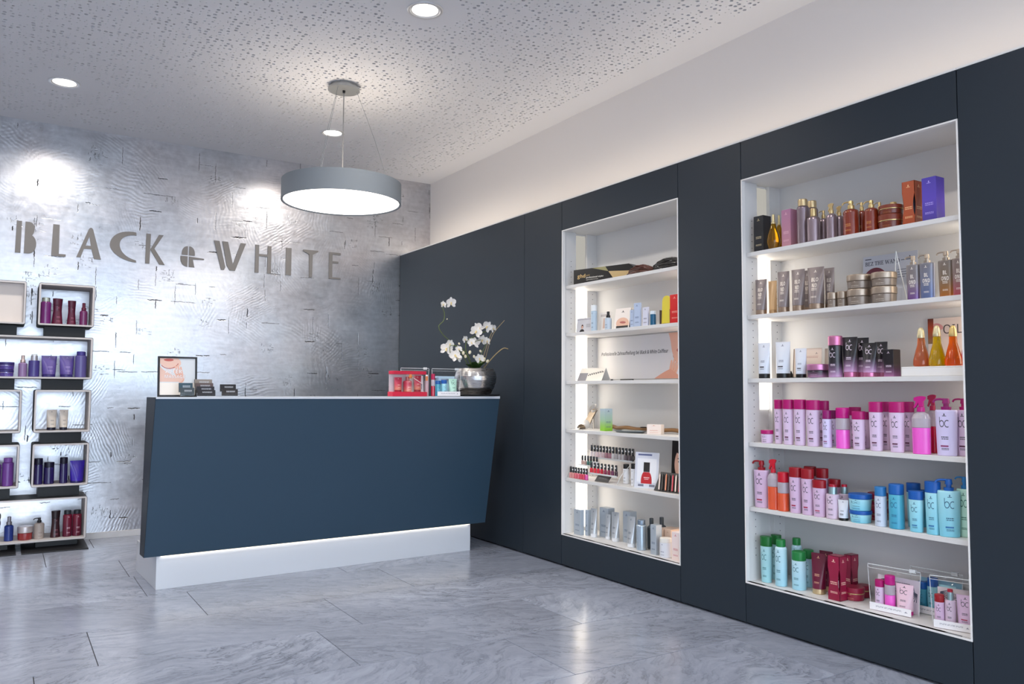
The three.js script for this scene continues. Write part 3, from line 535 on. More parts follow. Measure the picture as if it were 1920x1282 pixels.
const BUILD = {
  bottle(t, s, h, r) {                                             // tall oval bottle, wide screw cap
    const y = h * 0.785;
    mesh('body', lathe([[0, 0], [r * 0.84, 0], [r * 0.86, h * 0.02], [r * 0.98, y], [r * 0.9, y + h * 0.002], [0, y + h * 0.002]], 28, 0.8), s.body, t);
    mesh('cap', lathe([[r * 0.9, y + h * 0.004], [r, y + h * 0.004], [r * 1.0, h * 0.99], [r * 0.96, h], [0, h]], 28, 0.8), s.capMat, t);
  },
  straight(t, s, h, r) {                                           // slim cylinder with a same-width cap
    const y = h * 0.76;
    mesh('body', lathe([[0, 0], [r * 0.97, 0], [r, h * 0.015], [r, y], [r * 0.8, y + h * 0.004], [0, y + h * 0.004]], 26), s.body, t);
    mesh('cap', lathe([[r * 0.8, y + h * 0.006], [r * 0.98, y + h * 0.006], [r * 0.98, h * 0.985], [r * 0.9, h], [0, h]], 26), s.capMat, t);
  },
  can(t, s, h, r) {                                                // aerosol: shouldered can, narrower cap
    const y = h * 0.80;
    mesh('body', lathe([[0, 0], [r * 0.95, 0], [r, h * 0.015], [r, y], [r * 0.93, y + h * 0.025], [r * 0.78, y + h * 0.045], [0, y + h * 0.045]], 28), s.body, t);
    mesh('cap', lathe([[r * 0.70, y + h * 0.046], [r * 0.77, y + h * 0.046], [r * 0.77, h * 0.98], [r * 0.70, h], [0, h]], 24), s.capMat, t);
  },
  waist(t, s, h, r) {                                              // bottle drawn in at the middle, cap flush
    mesh('body', lathe([[0, 0], [r, 0], [r, h * 0.02], [r * 0.88, h * 0.25], [r * 0.76, h * 0.52], [r * 0.80, h * 0.72], [0, h * 0.722]], 26, 0.8), s.body, t);
    mesh('cap', lathe([[r * 0.76, h * 0.725], [r * 0.80, h * 0.725], [r * 0.90, h * 0.99], [r * 0.86, h], [0, h]], 26, 0.8), s.capMat, t);
  },
  pump(t, s, h, r) {                                               // flat-shouldered bottle with a dispenser pump
    const y = h * 0.80;
    mesh('body', lathe([[0, 0], [r * 0.86, 0], [r * 0.88, h * 0.02], [r, y - h * 0.03], [r * 0.97, y - h * 0.005], [r * 0.9, y], [0, y]], 28, 0.62), s.body, t);
    mesh('collar', cyl(r * 0.42, r * 0.46, y, y + h * 0.055, 20), s.capMat, t);
    mesh('pump_head', pumpHead(r * 0.82, y + h * 0.05, h), s.capMat, t);
  },
  round(t, s, h, r) {                                              // round-shouldered bottle with a pump
    const y = h * 0.76;
    mesh('body', lathe([[0, 0], [r * 0.96, 0], [r, h * 0.02], [r, y * 0.86], [r * 0.93, y * 0.93], [r * 0.72, y * 0.98], [r * 0.40, y], [0, y]], 28), s.body, t);
    mesh('collar', lathe([[0, y], [r * 0.42, y], [r * 0.42, y + h * 0.10], [r * 0.36, y + h * 0.12], [0, y + h * 0.12]], 20), s.capMat, t);
    mesh('pump_head', pumpHead(r * 0.8, y + h * 0.11, h), s.capMat, t);
  },
  capped(t, s, h, r) {                                             // round-shouldered bottle with a plain cap
    const y = h * 0.76;
    mesh('body', lathe([[0, 0], [r * 0.96, 0], [r, h * 0.02], [r, y * 0.86], [r * 0.93, y * 0.94], [r * 0.5, y], [0, y]], 28), s.body, t);
    mesh('cap', lathe([[0, y], [r * 0.46, y], [r * 0.46, h * 0.98], [r * 0.40, h], [0, h]], 22), s.capMat, t);
  },
  trigger(t, s, h, r) {                                            // two-phase spray with a trigger head
    const y = h * 0.74, l = s.liquid ? y * 0.62 : 0;
    if (l) { mesh('liquid', lathe([[0, 0], [r * 0.92, 0], [r * 0.94, h * 0.015], [r * 0.97, l], [0, l]], 28, 0.72), phys(s.liquid, 0.15, { clearcoat: 0.5 }), t); mesh('body', lathe([[0, l + 0.0003], [r * 0.97, l + 0.0003], [r, y * 0.84], [r * 0.8, y * 0.94], [r * 0.38, y], [0, y]], 28, 0.72), phys('#dcd2dc', 0.2, { transmission: 0.45, thickness: 0 }), t); } else mesh('body', lathe([[0, 0], [r * 0.92, 0], [r * 0.94, h * 0.015], [r, y * 0.84], [r * 0.8, y * 0.94], [r * 0.38, y], [0, y]], 28, 0.72), s.body, t);
    mesh('collar', cyl(r * 0.42, r * 0.40, y, y + h * 0.08, 18), s.capMat, t);
    mesh('trigger_head', triggerHead(r * 0.62, y + h * 0.075, h), s.capMat, t);
  },
  phase(t, s, h, r) {                                              // two-phase spray under a clear shoulder and tall cap
    const y = h * 0.74, l = h * 0.46;
    mesh('liquid', lathe([[0, 0], [r * 0.97, 0], [r, h * 0.015], [r, l], [0, l]], 26), phys(s.liquid, 0.15, { clearcoat: 0.5 }), t);
    mesh('body', lathe([[0, l + 0.0003], [r, l + 0.0003], [r, y], [0, y]], 26), phys('#dcd2dc', 0.2, { transmission: 0.45, thickness: 0 }), t);
    mesh('cap', lathe([[r * 0.8, y + 0.0005], [r * 0.97, y + 0.0005], [r * 0.97, h * 0.985], [r * 0.9, h], [0, h]], 26), s.capMat, t);
  },
  spray(t, s, h, r) {                                              // slim bottle with a fine-mist nozzle
    const y = h * 0.66;
    mesh('body', lathe([[0, 0], [r * 0.95, 0], [r, h * 0.02], [r, y * 0.9], [r * 0.8, y * 0.97], [r * 0.5, y], [0, y]], 24), s.body, t);
    mesh('nozzle', lathe([[0, y], [r * 0.60, y], [r * 0.60, y + h * 0.12], [r * 0.40, y + h * 0.14], [r * 0.42, h * 0.985], [r * 0.34, h], [0, h]], 20), s.capMat, t);
  },
  mist(t, s, h, r) {                                               // gold curved sprayer on a round bottle
    const y = h * 0.72;
    mesh('body', lathe([[0, 0], [r * 0.96, 0], [r, h * 0.02], [r, y * 0.84], [r * 0.9, y * 0.93], [r * 0.45, y], [0, y]], 26), s.body, t);
    mesh('collar', cyl(r * 0.44, r * 0.44, y, y + h * 0.09, 18), s.capMat, t);
    mesh('trigger_head', triggerHead(r * 0.55, y + h * 0.085, h), s.capMat, t);
  },
  airless(t, s, h, r) {                                            // serum dispenser: metal collar, coloured button
    const y = h * 0.72;
    mesh('body', lathe([[0, 0], [r * 0.94, 0], [r, h * 0.02], [r, y - h * 0.01], [r * 0.9, y], [0, y]], 26), s.body, t);
    mesh('collar', cyl(r * 0.62, r * 0.60, y, h * 0.93, 22), s.capMat, t);
    mesh('button', cyl(r * 0.52, r * 0.5, h * 0.93, h, 20), phys(s.tip ?? '#ffffff', 0.3), t);
  },
  tube(t, s, h, r, o = {}) {                                       // tube standing on its cap
    const c = h * (o.cap ?? 0.13);
    mesh('cap', lathe([[0, 0], [r * 0.80, 0], [r * 0.83, c * 0.1], [r * 0.83, c], [0, c]], 26), s.capMat, t);
    mesh('tube', loft(c, h, r * 0.84, r), s.body, t);
  },
  jar(t, s, h, r) {
    const y = h * 0.52;
    mesh('body', lathe([[0, 0], [r * 0.88, 0], [r * 0.93, h * 0.04], [r * 0.97, y], [0, y]], 32), s.body, t);
    if (s.band) mesh('band', band(r * 0.985, y, y + h * 0.12, 1, 32), phys(s.band, 0.25, { metalness: 0.9 }), t);
    mesh('lid', lathe([[0, y + 0.0004], [r * 0.96, y + 0.0004], [r, y + h * 0.05], [r, h * 0.96], [r * 0.95, h], [0, h]], 32), s.capMat, t);
  },
  tub(t, s, h, r) {                                                // wide treatment tub, tapering down
    const y = h * 0.70;
    mesh('body', lathe([[0, 0], [r * 0.86, 0], [r * 0.88, h * 0.03], [r * 0.96, y], [0, y]], 32), s.body, t);
    mesh('lid', lathe([[0, y + 0.0004], [r * 0.99, y + 0.0004], [r, y + h * 0.03], [r, h * 0.97], [r * 0.96, h], [0, h]], 32), s.capMat, t);
  },
  drop(t, s, h, r) {                                               // pear-shaped glass oil flask, slim gold neck
    mesh('flask', lathe([[0, 0], [r * 0.55, 0], [r * 0.80, h * 0.04], [r * 0.98, h * 0.18], [r, h * 0.26], [r * 0.86, h * 0.42], [r * 0.55, h * 0.58], [r * 0.36, h * 0.72], [0, h * 0.72]], 30), s.body, t);
    mesh('cap', lathe([[0, h * 0.722], [r * 0.36, h * 0.722], [r * 0.36, h * 0.76], [r * 0.22, h * 0.78], [r * 0.20, h * 0.99], [0, h]], 20), s.capMat, t);
  },
  flask(t, s, h, r) {                                              // conical glass oil bottle, domed cap
    mesh('flask', lathe([[0, 0], [r * 0.86, 0], [r, h * 0.04], [r * 0.98, h * 0.16], [r * 0.72, h * 0.38], [r * 0.48, h * 0.56], [r * 0.44, h * 0.72], [0, h * 0.72]], 30), s.body, t);
    mesh('cap', lathe([[0, h * 0.722], [r * 0.46, h * 0.722], [r * 0.46, h * 0.80], [r * 0.36, h * 0.93], [r * 0.20, h * 0.99], [0, h]], 22), s.capMat, t);
  },
};
const NAME = { bottle: 'shampoo_bottle', straight: 'mousse_bottle', can: 'aerosol_can', waist: 'shampoo_bottle', pump: 'pump_bottle', round: 'pump_bottle', capped: 'oil_bottle', trigger: 'spray_bottle', phase: 'spray_bottle', spray: 'spray_bottle', mist: 'spray_bottle', airless: 'serum_bottle', tube: 'cream_tube', jar: 'cream_jar', tub: 'cream_jar', drop: 'oil_bottle', flask: 'oil_bottle' };
const CATEGORY = { can: 'aerosol can', tube: 'tube', jar: 'jar', tub: 'jar' };
function item(kind, look, x, y, z, h, r, label, group, turn = Math.PI / 2 + 0.18, more) {
  const t = thing(NAME[kind], label, CATEGORY[kind] ?? 'bottle', [x, y + 0.0002, z], turn, group);
  BUILD[kind](t, STYLE[look], h, r, more);
  return t;
}
// carton: x = depth of its front face, z0..z1 its front; printed front, plain sides, a tuck flap on top
function carton(look, x, y, z0, z1, h, depth, label, group, waist) {
  const s = STYLE[look], t = thing('carton', label, 'box', [x + depth / 2, y + 0.0002, (z0 + z1) / 2], Math.PI / 2, group), w = z1 - z0;
  if (!waist) {
    const g = new RoundedBoxGeometry(w, h, depth, 2, 0.0012).translate(0, h / 2, 0);
    const p = g.attributes.position, n = g.attributes.normal, uv = g.attributes.uv;
    for (let i = 0; i < p.count; i++) { const f = n.getZ(i) < -0.7; uv.setXY(i, f ? 0.5 - p.getX(i) / w * 0.20 : 0.02 + (p.getZ(i) / depth + 0.5) * 0.2, p.getY(i) / h); }
    mesh('box_body', g, s.body, t);
    mesh('tuck_flap', rbox(-w / 2 + 0.002, w / 2 - 0.002, h - 0.0003, h + 0.0006, -depth / 2 + 0.002, depth / 2 - 0.002, 0.0004, 1), s.body, t);
  } else {                                                         // gift carton with curved waist cut-outs that show the bottle inside
    const sh = new THREE.Shape(), k = w * 0.20; sh.moveTo(-w / 2, 0); sh.lineTo(w / 2, 0); sh.lineTo(w / 2, h * 0.18); sh.bezierCurveTo(w / 2 - k, h * 0.32, w / 2 - k, h * 0.55, w / 2, h * 0.74); sh.lineTo(w / 2, h); sh.lineTo(-w / 2, h); sh.lineTo(-w / 2, h * 0.74); sh.bezierCurveTo(-w / 2 + k, h * 0.55, -w / 2 + k, h * 0.32, -w / 2, h * 0.18); sh.closePath();
    const g = new THREE.ExtrudeGeometry(sh, { depth: 0.0015, bevelEnabled: false, curveSegments: 10 }), uv = g.attributes.uv, p = g.attributes.position;
    for (let i = 0; i < uv.count; i++) uv.setXY(i, 0.5 - p.getX(i) / w * 0.2, p.getY(i) / h);
    for (const z of [-depth / 2, depth / 2 - 0.0015]) mesh('face', g.clone().translate(0, 0, z), s.body, t);
    const side = g.clone().scale(depth / w, 1, 1).rotateY(Math.PI / 2);
    for (const xx of [-w / 2 + 0.0, w / 2 - 0.0015]) mesh('side', side.clone().translate(xx, 0, 0), s.body, t);
    mesh('top', merge([box(-w / 2, w / 2, h - 0.0015, h, -depth / 2, depth / 2), box(-w / 2, w / 2, 0, 0.0015, -depth / 2, depth / 2)]), s.body, t);
    mesh('flask', lathe([[0, 0.002], [w * 0.40, 0.002], [w * 0.40, h * 0.2], [w * 0.30, h * 0.45], [w * 0.34, h * 0.75], [0, h * 0.76]], 20), phys(waist, 0.15, { clearcoat: 0.6 }), t);
  }
  return t;
}

// ---------------------------------------------------------------- products on the shelves
// right niche, top shelf
carton('blackBox', 0.045, 1.6820, 3.822, 3.877, 0.164, 0.054, 'black carton with gold print at the start of the top shelf of the right niche');
carton('mauveBox', 0.060, 1.6820, 3.966, 4.015, 0.169, 0.051, 'mauve pink carton behind the golden oil flask, top shelf of the right niche');
carton('orangeBox', 0.060, 1.6820, 4.536, 4.587, 0.170, 0.057, 'orange carton with cut-out waist showing its flask, top shelf of the right niche', undefined, '#4a4a58');
carton('violetBox', 0.050, 1.6820, 4.621, 4.676, 0.165, 0.057, 'tall violet carton with lilac side, last on the top shelf of the right niche');
item('drop', 'oilGold', 0.060, 1.6820, 3.922, 0.160, 0.0289, 'golden pear-shaped oil flask beside the black carton, top shelf of the right niche');
item('drop', 'oilGold', 0.150, 1.6820, 3.880, 0.176, 0.0234, 'second golden oil flask half hidden by the first, top shelf of the right niche');
item('can', 'mauveCan', 0.070, 1.6820, 4.073, 0.199, 0.0256, 'tall mauve metal aerosol can, tallest beside the pink carton', 'gold-capped mauve hair products on the top shelf');
item('capped', 'mauve', 0.060, 1.6820, 4.134, 0.146, 0.0274, 'grey-mauve round-shouldered bottle with gold cap in front of two cans', 'gold-capped mauve hair products on the top shelf');
item('can', 'mauveCan', 0.150, 1.6820, 4.060, 0.205, 0.0248, 'tall mauve metal aerosol can behind the gold-capped bottle', 'gold-capped mauve hair products on the top shelf');
item('mist', 'mauve', 0.070, 1.6820, 4.215, 0.152, 0.0213, 'mauve spray bottle with gold trigger, first of two on the top shelf', 'gold-capped mauve hair products on the top shelf');
item('round', 'mauve', 0.120, 1.6820, 4.140, 0.143, 0.0184, 'small mauve pump bottle peeping between bottle and gold-trigger spray', 'gold-capped mauve hair products on the top shelf');
item('mist', 'mauve', 0.110, 1.6820, 4.225, 0.144, 0.0191, 'mauve spray bottle with gold trigger touching the amber pump bottles', 'gold-capped mauve hair products on the top shelf');
item('round', 'amber', 0.070, 1.6820, 4.308, 0.145, 0.0318, 'large amber pump bottle first in the amber line', 'amber hair products with gold fittings');
item('round', 'amber', 0.070, 1.6820, 4.399, 0.129, 0.0268, 'large amber pump bottle just before the amber jars', 'amber hair products with gold fittings');
item('round', 'amber', 0.130, 1.6820, 4.316, 0.145, 0.0188, 'amber pump bottle set back between two large amber pumps', 'amber hair products with gold fittings');
item('round', 'amber', 0.140, 1.6820, 4.390, 0.133, 0.0174, 'amber pump bottle half hidden behind the amber jars', 'amber hair products with gold fittings');
item('jar', 'amberJar', 0.085, 1.6820, 4.472, 0.057, 0.0463, 'lower amber jar of the two stacked on the top shelf', 'amber hair products with gold fittings');
item('jar', 'amberJar', 0.085, 1.7392, 4.474, 0.037, 0.0453, 'upper amber jar with gold band resting on another jar', 'amber hair products with gold fittings');
item('capped', 'amber', 0.170, 1.6820, 4.431, 0.129, 0.0281, 'amber bottle with gold cap rising behind the stacked jars', 'amber hair products with gold fittings');
// right niche, second shelf
item('tube', 'taupe', 0.060, 1.3920, 3.848, 0.162, 0.0292, 'short taupe tube with silver cap at the start of the second shelf', 'taupe tubes on the second shelf');
item('tube', 'taupe', 0.060, 1.3920, 3.973, 0.183, 0.0284, 'taupe tube second in line, next to the peach tube', 'taupe tubes on the second shelf');
item('tube', 'taupe', 0.060, 1.3920, 4.051, 0.183, 0.0313, 'taupe tube third in line on the second shelf', 'taupe tubes on the second shelf');
item('tube', 'taupe', 0.060, 1.3920, 4.141, 0.181, 0.0375, 'widest taupe tube in the middle of the tube line', 'taupe tubes on the second shelf');
item('tube', 'peachTube', 0.085, 1.3920, 3.892, 0.152, 0.0206, 'translucent peach tube between two taupe tubes, second shelf of the right niche');
item('tube', 'taupe', 0.100, 1.3920, 4.178, 0.177, 0.0226, 'last taupe tube, partly behind the small jars', 'taupe tubes on the second shelf');
item('tube', 'taupe', 0.150, 1.3920, 4.029, 0.189, 0.0201, 'taupe tube standing behind the third and widest ones', 'taupe tubes on the second shelf');
item('jar', 'taupeJar', 0.060, 1.3920, 4.222, 0.063, 0.0234, 'low taupe jar in front of the last taupe tube', 'small silver-lidded taupe jars');
item('jar', 'taupeJar', 0.060, 1.3920, 4.268, 0.063, 0.0220, 'low taupe jar beside the first jar stack', 'small silver-lidded taupe jars');
item('jar', 'taupeJar', 0.070, 1.3920, 4.339, 0.065, 0.0487, 'bottom jar of the taupe stack nearer the tubes', 'small silver-lidded taupe jars');
item('jar', 'taupeJar', 0.070, 1.4574, 4.340, 0.058, 0.0487, 'top jar of the taupe stack nearer the tubes', 'small silver-lidded taupe jars');
item('jar', 'taupeJar', 0.070, 1.3920, 4.446, 0.064, 0.0473, 'bottom jar of the taupe stack before the poster easel', 'small silver-lidded taupe jars');
item('jar', 'taupeJar', 0.070, 1.4567, 4.447, 0.056, 0.0473, 'top jar of the taupe stack before the poster easel', 'small silver-lidded taupe jars');
item('pump', 'plum', 0.060, 1.3920, 4.574, 0.168, 0.0253, 'taupe pump bottle fading to purple at its base', 'silver-pump shampoo bottles on the second shelf');
item('pump', 'steelBlue', 0.060, 1.3920, 4.629, 0.167, 0.0279, 'taupe pump bottle fading to steel blue at its base', 'silver-pump shampoo bottles on the second shelf');
item('pump', 'copper', 0.060, 1.3920, 4.700, 0.168, 0.0274, 'taupe pump bottle fading to copper orange at its base', 'silver-pump shampoo bottles on the second shelf');
item('pump', 'rose', 0.055, 1.3920, 4.751, 0.168, 0.0250, 'taupe pump bottle fading to rose red, cut by the niche edge', 'silver-pump shampoo bottles on the second shelf');
// right niche, third shelf
item('tube', 'whiteTube', 0.060, 1.1020, 3.860, 0.161, 0.0302, 'white tube with black cap first on the third shelf', 'white tubes with black caps');
item('tube', 'whiteTube', 0.070, 1.1020, 3.956, 0.161, 0.0355, 'tallest white tube with black cap, in the middle of three', 'white tubes with black caps');
item('tube', 'whiteTube', 0.060, 1.1020, 4.058, 0.128, 0.0265, 'shortest white tube with black cap, next to the black jar', 'white tubes with black caps');
item('jar', 'blackJar', 0.065, 1.1020, 4.140, 0.057, 0.0452, 'low black jar with pink base and lid, third shelf of the right niche');
item('straight', 'blackPink', 0.060, 1.1020, 4.229, 0.172, 0.0287, 'black bottle fading to pink under a rose metal cap, third shelf of the right niche');
item('tube', 'blackPink', 0.075, 1.1020, 4.287, 0.165, 0.0316, 'tall black tube with pink cap beside the rose-capped bottle', 'black tubes fading to pink');
item('tube', 'blackPink', 0.065, 1.1020, 4.381, 0.136, 0.0298, 'short black tube with pink cap in front of its row', 'black tubes fading to pink');
carton('blackPinkBox', 0.055, 1.1020, 4.447, 4.487, 0.106, 0.049, 'small black carton with pink base, third shelf of the right niche');
item('tube', 'blackPink', 0.125, 1.1020, 4.309, 0.163, 0.0273, 'tall black tube second in line, behind the short one', 'black tubes fading to pink');
item('tube', 'blackPink', 0.140, 1.1020, 4.383, 0.143, 0.0258, 'short black tube behind the small black carton', 'black tubes fading to pink');
item('flask', 'oilPeach', 0.085, 1.1390, 4.583, 0.149, 0.0293, 'cone-shaped oil bottle with peach-coloured oil', 'cone-shaped glass oil bottles on the white riser');
item('flask', 'oilYellow', 0.085, 1.1390, 4.644, 0.153, 0.0298, 'cone-shaped oil bottle with lemon yellow oil', 'cone-shaped glass oil bottles on the white riser');
item('flask', 'oilOrange', 0.085, 1.1390, 4.704, 0.149, 0.0293, 'cone-shaped oil bottle with bright orange oil', 'cone-shaped glass oil bottles on the white riser');
item('flask', 'oilPink', 0.133, 1.1390, 4.730, 0.149, 0.0254, 'cone-shaped oil bottle with pink oil, almost hidden by the niche edge', 'cone-shaped glass oil bottles on the white riser');
// right niche, fourth shelf
item('tub', 'pink', 0.059, 0.8120, 3.871, 0.058, 0.0276, 'low pale jar with magenta lid at the start of the fourth shelf');
item('bottle', 'pink', 0.067, 0.8120, 3.928, 0.195, 0.0189, 'first tall magenta-capped bottle, next to the low jar', 'pale shampoo bottles with magenta caps');
item('bottle', 'pink', 0.051, 0.8120, 3.994, 0.196, 0.0244, 'second tall magenta-capped bottle counting from the low jar', 'pale shampoo bottles with magenta caps');
item('bottle', 'pink', 0.052, 0.8120, 4.054, 0.197, 0.0264, 'third tall magenta-capped bottle counting from the low jar', 'pale shampoo bottles with magenta caps');
item('bottle', 'pink', 0.054, 0.8120, 4.119, 0.195, 0.0293, 'fourth tall magenta-capped bottle counting from the low jar', 'pale shampoo bottles with magenta caps');
item('straight', 'lilac', 0.050, 0.8120, 4.190, 0.154, 0.0188, 'slim lilac spray cylinder with magenta cap, in front');
item('phase', 'biPink', 0.058, 0.8120, 4.258, 0.166, 0.0272, 'clear spray bottle half full of bright pink liquid, magenta cap');
item('bottle', 'pink', 0.052, 0.8120, 4.335, 0.153, 0.0267, 'short magenta-capped bottle just before the four tall ones', 'pale shampoo bottles with magenta caps');
item('bottle', 'pink', 0.052, 0.8120, 4.411, 0.192, 0.0272, 'tall magenta-capped bottle after the short one, in front', 'pale shampoo bottles with magenta caps');
item('bottle', 'pink', 0.053, 0.8120, 4.497, 0.193, 0.0286, 'tall magenta-capped bottle nearest the pink trigger spray, in front', 'pale shampoo bottles with magenta caps');
item('trigger', 'biPink', 0.058, 0.8120, 4.591, 0.213, 0.0339, 'large clear trigger spray half full of bright pink liquid');
item('pump', 'lilac', 0.061, 0.8120, 4.685, 0.208, 0.0379, 'large lilac pump bottle with magenta pump');
item('bottle', 'pink', 0.160, 0.8120, 4.092, 0.192, 0.0242, 'tall magenta-capped bottle behind the fourth one', 'pale shampoo bottles with magenta caps');
item('straight', 'lilac', 0.150, 0.8120, 4.150, 0.152, 0.0159, 'slim lilac spray cylinder set back behind the pink liquid spray');
item('bottle', 'pink', 0.190, 0.8120, 4.224, 0.167, 0.0247, 'magenta-capped bottle at the back behind the short one', 'pale shampoo bottles with magenta caps');
item('bottle', 'pink', 0.150, 0.8120, 4.299, 0.149, 0.0186, 'short magenta-capped bottle behind another short one', 'pale shampoo bottles with magenta caps');
item('bottle', 'pink', 0.140, 0.8120, 4.398, 0.192, 0.0192, 'tall magenta-capped bottle wedged behind the two front ones', 'pale shampoo bottles with magenta caps');
item('bottle', 'pink', 0.150, 0.8120, 4.485, 0.193, 0.0219, 'tall magenta-capped bottle at the back beside the trigger spray', 'pale shampoo bottles with magenta caps');
item('trigger', 'biRed', 0.150, 0.8120, 4.583, 0.219, 0.0244, 'spray bottle of deep red liquid with raised crimson trigger, at the back');
item('pump', 'pink', 0.100, 0.8120, 4.727, 0.208, 0.0309, 'pale pump bottle cut by the niche edge on the fourth shelf');
// right niche, fifth shelf
item('pump', 'red', 0.060, 0.5220, 3.836, 0.209, 0.0374, 'large pale pump bottle with red pump, first on the fifth shelf');
item('trigger', 'biOrange', 0.053, 0.5220, 3.907, 0.218, 0.0272, 'trigger spray with orange liquid and red head on the fifth shelf');
item('phase', 'biOrange', 0.055, 0.5220, 3.959, 0.168, 0.0245, 'red-capped clear spray half full of orange liquid');
item('bottle', 'red', 0.053, 0.5220, 4.025, 0.194, 0.0276, 'tall red-capped bottle beside the orange liquid spray', 'pale bottles with red caps');
item('bottle', 'red', 0.052, 0.5220, 4.087, 0.193, 0.0271, 'tall red-capped bottle next before the short red-capped one', 'pale bottles with red caps');
item('bottle', 'red', 0.054, 0.5220, 4.144, 0.151, 0.0290, 'short red-capped bottle standing in front', 'pale bottles with red caps');
item('airless', 'silverRed', 0.058, 0.5220, 4.206, 0.139, 0.0275, 'pale serum dispenser with silver collar, in front', 'silver-collared serum dispensers');
item('tube', 'whiteTube', 0.052, 0.5220, 4.257, 0.082, 0.0217, 'small white tube beside the stacked blue tubs');
item('tub', 'blue', 0.072, 0.5220, 4.322, 0.048, 0.0427, 'lower of two stacked pale blue tubs with blue lids', 'stacked pale blue tubs');
item('tub', 'blue', 0.072, 0.5705, 4.321, 0.065, 0.0449, 'upper of two stacked pale blue tubs with blue lids', 'stacked pale blue tubs');
item('straight', 'clearBlue', 0.053, 0.5220, 4.422, 0.153, 0.0218, 'clear spray cylinder with blue cap next to the tubs', 'blue-capped moisture bottles');
item('straight', 'teal', 0.058, 0.5220, 4.485, 0.169, 0.0275, 'solid teal spray cylinder with blue cap', 'blue-capped moisture bottles');
item('bottle', 'blue', 0.052, 0.5220, 4.567, 0.152, 0.0269, 'short pale blue bottle with blue cap, in front', 'blue-capped moisture bottles');
item('bottle', 'blue', 0.053, 0.5220, 4.631, 0.193, 0.0274, 'tall pale blue bottle standing before the blue pump bottle', 'blue-capped moisture bottles');
item('pump', 'blue', 0.060, 0.5220, 4.687, 0.206, 0.0376, 'large pale blue pump bottle on the fifth shelf', undefined, Math.PI / 2 + 0.6);
item('pump', 'mint', 0.103, 0.5220, 4.721, 0.215, 0.0269, 'mint green pump bottle beside the niche edge, fifth shelf');
item('bottle', 'red', 0.160, 0.5220, 4.018, 0.193, 0.0269, 'tall red-capped bottle behind the second tall one', 'pale bottles with red caps');
item('bottle', 'red', 0.140, 0.5220, 4.095, 0.192, 0.0263, 'tall red-capped bottle at the back behind the short one', 'pale bottles with red caps');
item('bottle', 'red', 0.150, 0.5220, 4.147, 0.150, 0.0260, 'short red-capped bottle at the back behind the serum dispensers', 'pale bottles with red caps');
item('airless', 'silverRed', 0.115, 0.5220, 4.219, 0.137, 0.0221, 'pale serum dispenser with silver collar, behind the white tube', 'silver-collared serum dispensers');
item('jar', 'maroonJar', 0.190, 0.5220, 4.320, 0.048, 0.0392, 'lower dark red jar at the back behind the clear spray', 'stacked dark red jars at the back');
item('jar', 'maroonJar', 0.190, 0.5702, 4.321, 0.062, 0.0393, 'upper dark red jar at the back behind the clear spray', 'stacked dark red jars at the back');
item('bottle', 'blue', 0.150, 0.5220, 4.498, 0.169, 0.0258, 'tall blue-capped bottle behind the short pale blue one', 'blue-capped moisture bottles');
item('bottle', 'teal', 0.179, 0.5220, 4.520, 0.143, 0.0144, 'dark teal bottle half hidden behind the tall pale blue one', 'blue-capped moisture bottles');
// right niche, bottom
item('bottle', 'green', 0.070, 0.1920, 3.848, 0.202, 0.0275, 'green-capped aqua bottle first on the niche floor', 'aqua bottles with green caps');
item('can', 'greenCan', 0.069, 0.1920, 3.929, 0.201, 0.0258, 'pale aqua aerosol can with narrow green cap, in front', 'aqua bottles with green caps');
item('straight', 'greenCan', 0.085, 0.1920, 4.011, 0.162, 0.0299, 'short aqua foam bottle with tall green cap, in front', 'aqua bottles with green caps');
carton('maroonBox', 0.050, 0.1920, 4.180, 4.235, 0.179, 0.049, 'crimson carton with curved waist, in front', 'crimson waist cartons', '#7a1030');
item('tube', 'maroon', 0.098, 0.1920, 4.101, 0.167, 0.0327, 'dark crimson tube with gold cap, in front', 'dark crimson tubes');
item('jar', 'maroonJar', 0.138, 0.1920, 4.239, 0.052, 0.0406, 'crimson jar with gold rim in front of the zip pouch');
item('bottle', 'green', 0.150, 0.1920, 3.837, 0.200, 0.0242, 'green-capped aqua bottle behind the first one', 'aqua bottles with green caps');
item('can', 'greenCan', 0.170, 0.1920, 3.933, 0.199, 0.0226, 'tall pale aqua aerosol behind the short foam bottle', 'aqua bottles with green caps');
item('straight', 'greenCan', 0.160, 0.1920, 4.002, 0.160, 0.0222, 'short aqua foam bottle with green cap, at the back', 'aqua bottles with green caps');
item('tube', 'maroon', 0.170, 0.1920, 4.085, 0.166, 0.0298, 'dark crimson tube with gold cap, behind the first', 'dark crimson tubes');
carton('maroonBox', 0.165, 0.1920, 4.176, 4.209, 0.169, 0.050, 'crimson carton with curved waist, behind the first', 'crimson waist cartons', '#7a1030');
item('jar', 'maroonJar', 0.206, 0.1920, 4.236, 0.050, 0.0268, 'crimson jar with gold rim partly behind the zip pouch');
